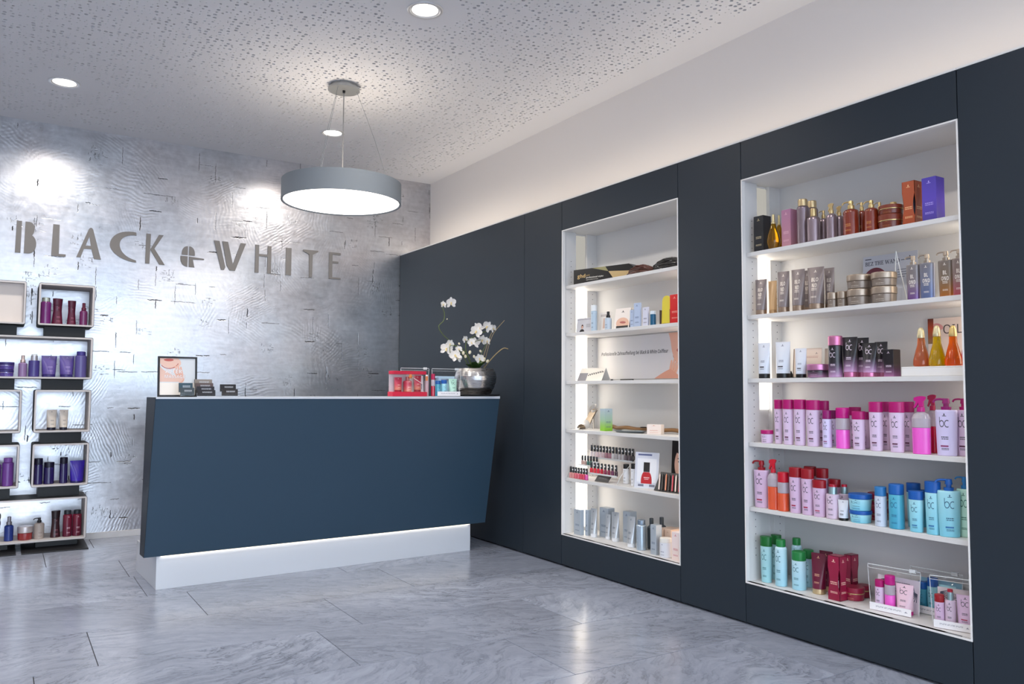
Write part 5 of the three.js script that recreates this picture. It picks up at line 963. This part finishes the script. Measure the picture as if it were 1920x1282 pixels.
  mesh('prop', rbox(-0.09, 0.09, 0, 0.072, 0.068, 0.071, 0.001), M.black, pal);
  ['#e8d8d0', '#1a1416', '#d88a6a', '#2a1c1c', '#c84858', '#f0e0d8', '#a82030', '#e8a890'].forEach((c, i) => { const g = merge([cyl(0.0042, 0.0042, 0, 0.085, 8), cyl(0.0042, 0.0006, 0.085, 0.098, 8)]); mesh('pencil', g.rotateZ(-0.35).translate(0.085 - i * 0.022 - 0.017, 0.006, -0.0045).rotateX(0.55), phys(c, 0.3), pal); });
}
card('cardboard_sheet', 'tan cardboard sheet leaning at the back on the niche floor', 'card', [0.19, FLOORY, 3.295], Q + 0.05, 0.15, 0.225, canvasTexture(32, 32, (c) => { c.fillStyle = '#b88a68'; c.fillRect(0, 0, 32, 32); }), { lean: 0.12, thick: 0.004 });
for (let k = 0; k < 2; k++) carton('tanBox', 0.06 + k * 0.012, FLOORY, 3.103 + k * 0.052, 3.152 + k * 0.052, 0.128 + k * 0.004, 0.11, ['tan carton standing beside the silver-faced one', 'second tan carton behind the short white tin'][k], 'tan cartons at the niche floor').position.x += 0.03;

// right niche: poster on an easel, leaflets, riser, oil poster
{
  const t = card('easel_card', 'grey poster of a pink-haired woman lettered BEZ THE WAND', 'poster', [0.215, SHELF[1], 4.375], Q + 0.05, 0.235, 0.222, canvasTexture(512, 480, (c, w, h) => {
    c.fillStyle = '#c2c6d2'; c.fillRect(0, 0, w, h); c.fillStyle = '#3a3f52'; c.font = 'bold 50px serif'; c.fillText('BEZ THE WAND', 20, 88, 330); c.fillRect(20, 24, 60, 8); emblem(c, 440, 46, 16, '#4a4f60'); c.fillRect(360, 66, 130, 6);
    c.fillStyle = '#6a2a3c'; c.beginPath(); c.ellipse(120, 240, 120, 130, 0, 0, 7); c.fill(); c.fillStyle = '#3a3440'; c.beginPath(); c.ellipse(215, 300, 60, 110, -0.5, 0, 7); c.fill(); face(c, 110, 300, 96, '#8a3a50'); c.fillStyle = '#7a8090'; for (let k = 0; k < 4; k++) c.fillRect(330, 150 + k * 22, 120 - k * 18, 7);
  }), { lean: 0.06 });
  const e = thing('clear_easel', 'clear triangular easel beside the pink-haired poster', 'easel', [0.12, SHELF[1] + 0.0005, 4.468], 0);
  mesh('frame', merge([tube([[0.02, 0.001, -0.022], [0, 0.208, 0]], 0.0022, 2, 5), tube([[0.03, 0.001, 0.026], [0, 0.208, 0]], 0.0022, 2, 5), tube([[0.02, 0.003, -0.022], [0.03, 0.003, 0.026]], 0.0018, 2, 5)]), EDGE, e);
}
card('leaflet', 'peach leaflet standing between white tubes and black products', 'leaflet', [0.140, SHELF[2] + 0.006, 4.025], Q + 0.05, 0.142, 0.126, canvasTexture(256, 224, (c, w, h) => { c.fillStyle = '#f0dccb'; c.fillRect(0, 0, w, h); c.fillStyle = '#7a6250'; c.fillRect(0, 0, 8, h); words(c, 150, 60, 150, 6, '#d0a898', 2); words(c, 120, 160, 120, 6, '#c8b0a0', 3); emblem(c, 210, 40, 12, '#a08880'); }), { lean: 0.08 });
card('grey_leaflet', 'narrow beige-grey leaflet bent upright behind the black jar', 'leaflet', [0.155, SHELF[2], 4.118], Q - 0.25, 0.036, 0.128, canvasTexture(32, 64, (c) => { c.fillStyle = '#a89a90'; c.fillRect(0, 0, 32, 64); }), { lean: 0.05 });
{
  const t = thing('display_tray', 'flat black tray with raised ends under the white tube and leaflet', 'tray', [0.165, SHELF[2] + 0.0004, 4.04], 0);
  mesh('base', rbox(-0.045, 0.03, 0, 0.004, -0.12, 0.145, 0.001), M.black, t);
  const wing = new THREE.Shape([[-0.04, 0.004], [0.02, 0.004], [0.0, 0.034]].map(([a, b]) => new THREE.Vector2(a, b)));
  for (const z of [-0.119, 0.141]) mesh('end', new THREE.ExtrudeGeometry(wing, { depth: 0.003, bevelEnabled: false }).translate(0, 0, z), M.black, t);
  const r = thing('display_riser', 'low white riser under the cone-shaped oil bottles', 'riser', [0, SHELF[2] + 0.0004, 0]);
  mesh('top', rbox(0.052, 0.252, 0.030, 0.0364, 4.52, 4.781, 0.003, 3), M.white, r); mesh('front', rbox(0.052, 0.060, 0, 0.031, 4.52, 4.781, 0.003), M.white, r); mesh('side', rbox(0.052, 0.252, 0, 0.031, 4.52, 4.526, 0.002), M.white, r);
}
card('poster', 'pale poster lettered OIL behind the cone-shaped bottles', 'poster', [0.2625, SHELF[2] + 0.0375, 4.643], Q, 0.27, 0.195, canvasTexture(512, 370, (c, w, h) => {
  c.fillStyle = '#e6d6ce'; c.fillRect(0, 0, w, h); const g = c.createLinearGradient(0, 0, 0, 190); g.addColorStop(0, '#6a3020'); g.addColorStop(0.4, '#c04a20'); g.addColorStop(1, '#8a7050'); c.fillStyle = g; c.fillRect(0, 0, 44, 190);
  c.fillStyle = '#e0a0a0'; c.beginPath(); c.ellipse(80, 62, 40, 22, 0.4, 0, 7); c.fill(); c.fillStyle = '#4a4040'; c.font = '92px sans-serif'; c.fillText('OIL', 112, 118); c.fillStyle = '#9a9494'; c.font = 'italic 60px serif'; c.fillText('Ultime', 268, 116);
}), { lean: 0, thick: 0.002 });

// zip pouches with travel sets
function pouch(label, [x, y, z], turn, w, h, print, group) {
  const t = thing('zip_pouch', label, 'pouch', [x, y + 0.0004, z], turn, group), film = phys(0xffffff, 0.06, { transmission: 1, thickness: 0, ior: 1.25, specularIntensity: 0.7 });
  for (const [n, s] of [['front_film', -1], ['back_film', 1]]) {
    const g = new THREE.PlaneGeometry(w, h, 14, 10).translate(0, h / 2, 0), p = g.attributes.position;
    for (let i = 0; i < p.count; i++) { const u = p.getX(i) / w + 0.5, v = p.getY(i) / h; p.setZ(i, s * (0.002 + 0.040 * Math.pow(Math.sin(Math.PI * Math.min(0.999, Math.max(0.001, u))), 0.33) * (1 - v * v * 0.94) + 0.0015 * noise(u * 6 + x * 40, v * 6))); p.setX(i, p.getX(i) * (0.90 + 0.10 * v)); }
    g.computeVertexNormals(); mesh(n, g, film, t);
  }
  mesh('zip_strip', merge([rbox(-w / 2, w / 2, h - 0.001, h + 0.002, -0.002, 0.002, 0.0008), rbox(-w / 2, w / 2, h - 0.014, h - 0.0125, -0.002, 0.002, 0.0006)]), EDGE, t);
  mesh('zip_slider', rbox(-w * 0.42, -w * 0.30, h - 0.007, h + 0.007, -0.005, 0.005, 0.001), EDGE, t);
  for (const k of [-1, 1]) mesh('side_seam', rbox(-0.0012, 0.0012, 0.003, h - 0.003, -0.001, 0.001, 0.0004).rotateZ(-k * w * 0.05 / h).translate(k * w * 0.452, 0, 0), EDGE, t);
  const tex = canvasTexture(256, 224, (c, W, H) => { c.fillStyle = print; c.fillRect(0, 0, W, H); c.strokeStyle = '#3c4258'; for (const [a, b, d] of [[20, 30, 0.7], [70, 60, 0.9], [215, 40, 2.3], [240, 90, 2.6], [40, 110, 0.2]]) for (let k = -4; k <= 4; k++) { c.lineWidth = 4; c.beginPath(); c.moveTo(a, b); c.lineTo(a + 58 * Math.cos(d + k * 0.24), b + 58 * Math.sin(d + k * 0.24)); c.stroke(); } words(c, 150, 30, 90, 5, '#8a8090', 3); });
  const [g, m] = sheet(w * 0.80, h * 0.74, 0.0012, PAPER(tex)); mesh('insert_card', g.translate(0, 0.004, 0.030).rotateX(0.10), m, t);
  const base = PAPER(canvasTexture(128, 32, (c) => { c.fillStyle = '#efeef2'; c.fillRect(0, 0, 128, 32); words(c, 60, 12, 80, 2, '#a0a0ac', 2); emblem(c, 112, 16, 5, '#55556a'); }));
  const [g2, m2] = sheet(w * 0.78, 0.028, 0.001, base); mesh('base_card', g2.translate(0, 0.002, -0.0345), m2, t);
  return (dx, dz) => [x + dx * Math.cos(turn) + dz * Math.sin(turn), y + 0.003, z - dx * Math.sin(turn) + dz * Math.cos(turn)];
}
const mini = (kind, look, [x, y, z], h, r, label, turn) => item(kind, look, x, y, z, h, r, label, undefined, turn);
{
  let t = Q + 0.12, at = pouch('clear zip pouch with a pale pink travel set, in front', [0.098, FLOORY, 4.440], t, 0.205, 0.168, '#e6dce8');
  mini('straight', 'pink', at(0.053, -0.004), 0.112, 0.0180, 'slim travel bottle, farther from the tube, in the pale pink pouch', t); mini('phase', 'biPink', at(0.012, -0.006), 0.136, 0.0195, 'tall travel spray in the middle of the pale pink pouch', t); mini('tube', 'palmPink', at(-0.044, -0.004), 0.112, 0.0340, 'pink travel tube in the pale pink pouch', t);
  t = Q + 0.05; at = pouch('clear zip pouch with a blue travel set, behind the other two', [0.208, FLOORY, 4.545], t, 0.20, 0.165, '#8fc0d8');
  mini('straight', 'teal', at(0.051, -0.004), 0.112, 0.0180, 'dark blue travel spray in the rear pouch', t); mini('straight', 'blue', at(0.010, -0.006), 0.134, 0.0195, 'blue travel bottle with pale label in the rear pouch', t); mini('tube', 'blue', at(-0.044, -0.004), 0.115, 0.0320, 'pale blue travel tube in the rear pouch', t);
  t = Q + 0.30; at = pouch('clear zip pouch with a red-capped travel set, cut by the niche edge', [0.082, FLOORY, 4.684], t, 0.160, 0.178, '#d8ccd0');
  mini('straight', 'red', at(0.048, -0.004), 0.112, 0.0170, 'slim rosy travel bottle in the red-capped pouch', t); mini('airless', 'silverRed', at(0.012, -0.006), 0.136, 0.0180, 'travel bottle with red top in the red-capped pouch', t); mini('tube', 'red', at(-0.036, -0.004), 0.122, 0.0290, 'rosy travel tube in the red-capped pouch', t);
}

// ---------------------------------------------------------------- things on the reception desk
const deskY = (lx) => 0.9988 + 0.0065 * (lx + 0.06) / 2.08, A = DESK.a + Math.PI, spot = (lx, ld) => onDesk(lx, ld, deskY(lx));
{
  const t = thing('picture_frame', 'black framed beauty advert with lips and a hand on the desk', 'picture frame', spot(0.073, 0.02), A), w = 0.196, h = 0.213;
  const g = [box(-w / 2, -w / 2 + 0.009, 0, h, -0.006, 0.006), box(w / 2 - 0.009, w / 2, 0, h, -0.006, 0.006), box(-w / 2 + 0.009, w / 2 - 0.009, h - 0.009, h, -0.006, 0.006), box(-w / 2 + 0.009, w / 2 - 0.009, 0, 0.009, -0.006, 0.006)];
  mesh('frame', merge(g).rotateX(0.08), M.black, t);
  const tex = canvasTexture(384, 420, (c, W, H) => {
    c.fillStyle = '#d6dade'; c.fillRect(0, 0, W, H); c.fillStyle = '#eee6dc'; c.fillRect(0, 280, W, 140);
    c.fillStyle = '#e6bfae'; c.beginPath(); c.ellipse(110, 40, 120, 74, 0.2, 0, 7); c.fill(); c.fillStyle = '#c05a50'; c.beginPath(); c.ellipse(96, 20, 52, 16, 0, 0, 7); c.fill(); c.strokeStyle = '#a84a3c'; c.lineWidth = 8; c.beginPath(); c.arc(100, 6, 112, 0.5, 2.4); c.stroke();
    fingers(c, 200, 150, 84, -0.3); c.fillStyle = '#e2bcac'; c.beginPath(); c.moveTo(0, 90); c.quadraticCurveTo(80, 190, 260, 230); c.lineTo(230, 270); c.lineTo(0, 270); c.fill();
    c.fillStyle = '#f6f0ee'; c.strokeStyle = '#b89a98'; c.lineWidth = 2; c.font = 'bold 62px sans-serif'; c.fillText('ALTER', 60, 172); c.strokeText('ALTER', 60, 172); c.font = 'bold 50px sans-serif'; c.fillText('MASSAGE', 50, 226); c.strokeText('MASSAGE', 50, 226);
  });
  const [pg, pm] = sheet(w - 0.018, h - 0.018, 0.002, PAPER(tex, 0.3)); mesh('picture', pg.translate(0, 0.009, 0).rotateX(0.08), pm, t);
  mesh('strut', rbox(-0.03, 0.03, 0, 0.12, 0, 0.003, 0.001).rotateX(-0.3).translate(0, 0.001, 0.045), M.black, t);
}
function holder(label, lx, ld, w, tiers, cardCol, cardLabels) {
  const t = thing('card_holder', label, 'card holder', spot(lx, ld), A);
  tiers.forEach(([y, z, h], i) => {
    mesh('pocket', merge([box(-w / 2, w / 2, y, y + 0.002, z - 0.014, z + 0.006), box(-w / 2, w / 2, y, y + h * 0.45, z - 0.014, z - 0.012), box(-w / 2, w / 2, y, y + h * 0.8, z + 0.006, z + 0.008)]), CLEAR, t);
    const p = onDesk(lx, 0), c = thing('business_cards', cardLabels[i], 'business card', [0, 0, 0], A);
    const dx = -0, wx = spot(lx - dx, ld - (z - 0.003)); c.position.set(wx[0], wx[1] + y + 0.0025, wx[2]);
    const [g, m] = sheet(w * 0.92, h, 0.010, PAPER(canvasTexture(128, 80, (cc) => { cc.fillStyle = cardCol[i % cardCol.length]; cc.fillRect(0, 0, 128, 80); words(cc, 70, 22, 70, 6, '#c8ccd4', 2); }))); mesh('cards', g.rotateX(0.12), m.map((q, k) => (k === 5 ? q : M.black)), c);
  });
  mesh('base', box(-w / 2, w / 2, 0, 0.002, -0.05, 0.05), CLEAR, t);
}
holder('clear card holder half hidden in front of the framed advert', 0.100, 0.095, 0.074, [[0.003, -0.028, 0.042], [0.022, 0.012, 0.048]], ['#39444a', '#2c4a58'], ['dark slate business cards in the lower pocket by the framed advert', 'dark teal business cards in the upper pocket by the framed advert']);
holder('tall clear card holder with four rows of dark cards', 0.196, 0.078, 0.098, [[0.003, -0.040, 0.030], [0.018, -0.018, 0.034], [0.034, 0.006, 0.036], [0.052, 0.030, 0.038]], ['#17151c', '#1a1822', '#5a4a48', '#8a8078'], ['black business cards in the lowest row of the tall holder', 'black business cards in the second row of the tall holder', 'brown business cards in the third row of the tall holder', 'grey business cards in the top row of the tall holder']);
holder('low clear card holder with black and white cards', 0.322, 0.078, 0.090, [[0.003, -0.022, 0.036], [0.026, 0.016, 0.038]], ['#221d1d', '#141216'], ['black lettered business cards in the lower pocket of the low holder', 'black lettered business cards in the upper pocket of the low holder']);
{
  const w = 0.236, h = 0.155, t = thing('gift_box', 'red gift box with a clear window and three small products', 'gift box', spot(1.395, 0.085), A), red = phys('#c8143c', 0.4);
  mesh('base_tray', rbox(-w / 2, w / 2, 0, 0.028, -0.040, 0.032, 0.003), red, t);
  mesh('top_strip', rbox(-w / 2 + 0.004, w / 2 - 0.004, h - 0.020, h, -0.034, 0.028, 0.002), red, t);
  mesh('back_card', box(-w / 2 + 0.006, w / 2 - 0.006, 0.028, h - 0.02, 0.0255, 0.0275), std('#d8d0d4', 0.5), t);
  mesh('window', merge([box(-w / 2 + 0.006, w / 2 - 0.006, 0.028, h - 0.02, -0.0335, -0.033), box(-w / 2 + 0.005, -w / 2 + 0.006, 0.028, h - 0.02, -0.033, 0.025), box(w / 2 - 0.006, w / 2 - 0.005, 0.028, h - 0.02, -0.033, 0.025)]), CLEAR, t);
  mesh('ribbon', tube([[-0.015, 0.118, -0.0355], [-0.05, 0.098, -0.036], [-0.085, 0.078, -0.0355]], 0.002, 14, 6), std('#f0d8d8', 0.4), t);
  const petals = []; for (let k = 0; k < 6; k++) petals.push(new THREE.SphereGeometry(0.0075, 10, 6).scale(1, 0.5, 0.4).translate(0.008, 0, 0).rotateZ(k * Math.PI / 3)); petals.push(new THREE.SphereGeometry(0.005, 8, 6));
  mesh('flower_bow', merge(petals).translate(-0.002, 0.122, -0.0385), std('#e08a48', 0.5), t);
  const b = (dx, kind, look, hh, r, l) => { const p = spot(1.395 - dx, 0.085 + 0.003); mini(kind, look, [p[0], p[1] + 0.0282, p[2]], hh, r, l, A); };
  b(0.065, 'tube', 'miniRed', 0.088, 0.026, 'small red tube farther from the pot in the red gift box'); b(0.0, 'capped', 'miniRed', 0.092, 0.026, 'small rosy bottle under the flower bow in the red gift box'); b(-0.068, 'tube', 'miniRed', 0.100, 0.026, 'small red tube nearer the pot in the red gift box');
}
mini('airless', 'miniClear', spot(1.535, 0.075), 0.135, 0.014, 'slim clear bottle with orange cap between gift box and blue pouch', A);
mini('phase', 'biRed', spot(1.567, 0.10), 0.140, 0.0125, 'slim clear bottle with red cap beside the blue pouch', A);
{
  let at = pouch('clear zip pouch with a turquoise travel set on the desk', spot(1.672, 0.085), A, 0.212, 0.172, '#b8d0e4');
  mini('straight', 'teal', at(0.064, -0.003), 0.095, 0.017, 'turquoise travel spray in the desk pouch', A); mini('straight', 'blue', at(0.020, -0.004), 0.100, 0.019, 'turquoise travel bottle in the desk pouch', A); mini('tube', 'mint', at(-0.045, -0.003), 0.108, 0.030, 'mint travel tube in the desk pouch', A);
  at = pouch('clear zip pouch standing behind the red gift box', spot(1.50, -0.015), A, 0.20, 0.176, '#d6d2dc');
}
// orchid in a silver pot
{
  const p0 = spot(1.925, 0.03), dish = thing('plant_saucer', 'flat black saucer under the silver flower pot', 'saucer', p0, A);
  mesh('saucer', lathe([[0, 0], [0.145, 0], [0.165, 0.010], [0.165, 0.012], [0.15, 0.011], [0.14, 0.004], [0, 0.004]], 56), M.black, dish);
  const t = thing('potted_orchid', 'white orchid with several stems in a round brushed silver pot', 'potted plant', [p0[0], p0[1] + 0.0045, p0[2]], DESK.a);
  const brushed = (() => { const N = 256, d = new Uint8Array(N * N * 4); for (let j = 0; j < N; j++) for (let i = 0; i < N; i++) { const v = 0.42 + 0.30 * noise(i * 0.02, j * 0.35) + 0.2 * noise(i * 0.05 + 9, j * 0.9), k = (j * N + i) * 4; d[k] = d[k + 1] = d[k + 2] = 255 * Math.min(1, Math.max(0.1, v)); d[k + 3] = 255; } return dataTexture(N, N, d); })();
  const pot = mesh('pot', lathe([[0, 0], [0.092, 0], [0.100, 0.006], [0.122, 0.05], [0.136, 0.10], [0.138, 0.125], [0.130, 0.155], [0.116, 0.176], [0.110, 0.178], [0.108, 0.172], [0.122, 0.15], [0.126, 0.12], [0, 0.118]], 64), std(rgb(0.56, 0.54, 0.53), 0.6, { metalness: 1, roughnessMap: brushed }), t);
  mesh('bark', new THREE.SphereGeometry(0.118, 24, 8, 0, Math.PI * 2, 0, Q).scale(1, 0.18, 1).translate(0, 0.142, 0), std('#3a281c', 1), t);
  const green = std('#5a6a30', 0.6), stick = std('#a08a60', 0.7), L = (lx, y, d = 0) => [lx - 1.925, y - 1.0095, d];
  const stem = (m, r, ...pts) => mesh('stem', tube(pts.map((p) => L(...p)), r, 28, 6), m, t);
  stem(green, 0.0024, [1.89, 1.16], [1.80, 1.29, 0.02], [1.715, 1.355, 0.03], [1.655, 1.40, 0.03], [1.630, 1.45, 0.02], [1.668, 1.49, 0.02], [1.672, 1.54, 0.02], [1.655, 1.585, 0.02], [1.690, 1.600, 0.025]);
  stem(green, 0.0026, [1.91, 1.16], [1.83, 1.30, 0.03], [1.835, 1.36, 0.03], [1.89, 1.395, 0.03], [1.96, 1.425, 0.03], [2.02, 1.445, 0.02]);
  stem(green, 0.0024, [1.90, 1.16], [1.84, 1.26, 0.05], [1.77, 1.32, 0.05], [1.70, 1.325, 0.05], [1.70, 1.28, 0.05]);
  stem(green, 0.0024, [1.94, 1.16], [1.955, 1.28, 0.02], [1.99, 1.355, 0.02], [1.96, 1.375, 0.03], [1.88, 1.36, 0.04]);
  stem(stick, 0.0018, [1.98, 1.16], [1.995, 1.30, 0.03], [2.025, 1.42, 0.06], [2.085, 1.508, 0.10]);
  stem(stick, 0.0034, [1.965, 1.16], [2.00, 1.235, 0.05], [2.05, 1.297, 0.08], [2.083, 1.323, 0.10], [2.108, 1.318, 0.11]);
  stem(stick, 0.0022, [1.95, 1.16], [1.99, 1.28, 0.0], [2.035, 1.40, 0.0], [2.05, 1.43, 0]);
  const leaf = (a, len, wide, rise, droop) => {
    const g = new THREE.PlaneGeometry(wide, len, 4, 10).translate(0, len / 2, 0), p = g.attributes.position;
    for (let i = 0; i < p.count; i++) { const v = p.getY(i) / len, u = p.getX(i) / (wide / 2), w = Math.pow(Math.sin(Math.PI * Math.min(0.98, 0.10 + v * 0.88)), 0.6); p.setXYZ(i, u * wide / 2 * w, v * len * rise - droop * v * v, v * len * Math.sqrt(1 - rise * rise) + 0); p.setY(i, p.getY(i) + 0.012 * u * u * w); }
    g.computeVertexNormals(); mesh('leaf', g.rotateY(a).translate(0, 0.155, 0), leafM, t);
  };
  const leafM = std('#2f4f22', 0.45, { side: THREE.DoubleSide });
  leaf(1.2, 0.14, 0.045, 0.75, 0.02); leaf(1.8, 0.12, 0.042, 0.80, 0.02); leaf(-1.3, 0.12, 0.045, 0.62, 0.03); leaf(-0.7, 0.13, 0.045, 0.7, 0.03); leaf(0.3, 0.10, 0.04, 0.75, 0.02); leaf(2.6, 0.12, 0.042, 0.7, 0.02);
  const petal = (len, wide, a, cup) => { const g = new THREE.PlaneGeometry(1, 1, 6, 6).translate(0, 0.5, 0), p = g.attributes.position; for (let i = 0; i < p.count; i++) { const u = p.getX(i) * 2, v = p.getY(i), w = Math.pow(Math.sin(Math.PI * (0.06 + 0.93 * v)), 0.55) * (0.35 + 0.65 * Math.min(1, v * 1.6)); p.setXYZ(i, u * wide / 2 * w, 0.05 * len + v * len, cup * len * (v * v * 0.9 - 0.35 * v) + 0.10 * len * u * u * w); } g.computeVertexNormals(); return g.rotateZ(a); };
  const flowerGeo = merge([petal(0.9, 1.05, 1.15, 0.3), petal(0.9, 1.05, -1.15, 0.3), petal(0.95, 0.62, 0, 0.25).translate(0, 0, -0.05), petal(0.95, 0.60, 2.3, 0.25).translate(0, 0, -0.05), petal(0.95, 0.60, -2.3, 0.25).translate(0, 0, -0.05)]), lipGeo = merge([new THREE.SphereGeometry(0.14, 10, 8).scale(1, 0.8, 1.1).translate(0, 0.02, 0.14), new THREE.SphereGeometry(0.15, 10, 8).scale(0.7, 1.4, 0.5).translate(0, -0.20, 0.16)]);
  const petalM = phys('#f4f1ee', 0.6, { side: THREE.DoubleSide, transmission: 0.25, thickness: 0 }), lipM = std('#e8cf8a', 0.5), budM = std('#e6dcc0', 0.6), budGeo = new THREE.SphereGeometry(1, 14, 10).scale(0.72, 1, 0.72);
  const blooms = [[1.648, 1.588, 0.022, 1.0], [1.697, 1.602, 0.034, 0.2], [1.686, 1.306, 0.040, -0.5], [1.730, 1.263, 0.040, -0.2], [1.702, 1.338, 0.028, 0.6], [1.819, 1.374, 0.022, 0.9], [1.884, 1.423, 0.040, -0.1], [1.925, 1.455, 0.034, 0.5], [1.976, 1.463, 0.036, 0.1], [2.026, 1.453, 0.026, 1.0], [1.893, 1.354, 0.038, 0.2], [1.850, 1.352, 0.026, -0.6], [1.950, 1.374, 0.032, 0.4], [1.985, 1.368, 0.026, 0.8], [1.757, 1.306, 0.024, 0.2], [1.772, 1.252, 0.028, 0.5], [1.918, 1.250, 0.030, -0.9]];
  blooms.forEach(([lx, y, r, a], i) => { const f = mesh('flower', flowerGeo, petalM, t); f.position.set(...L(lx, y, 0.045 + 0.02 * Math.sin(i * 2.4))); f.scale.setScalar(r * 1.12); f.rotation.set(-0.15 + 0.35 * Math.sin(i * 1.7), 0.35 * a - 0.2, 0.6 * Math.sin(i * 2.9)); mesh('lip', lipGeo, lipM, f); });
  [[1.799, 1.283, 0.013], [1.815, 1.262, 0.012], [1.848, 1.289, 0.013], [1.881, 1.262, 0.011], [1.956, 1.245, 0.016], [1.767, 1.342, 0.009], [1.985, 1.235, 0.013], [1.93, 1.30, 0.010], [1.675, 1.497, 0.005]].forEach(([lx, y, r], i) => { const b = mesh('bud', budGeo, budM, t); b.position.set(...L(lx, y, 0.05)); b.scale.setScalar(r); b.rotation.z = Math.sin(i * 3) * 0.9; });
}
renderer.render(scene, camera);
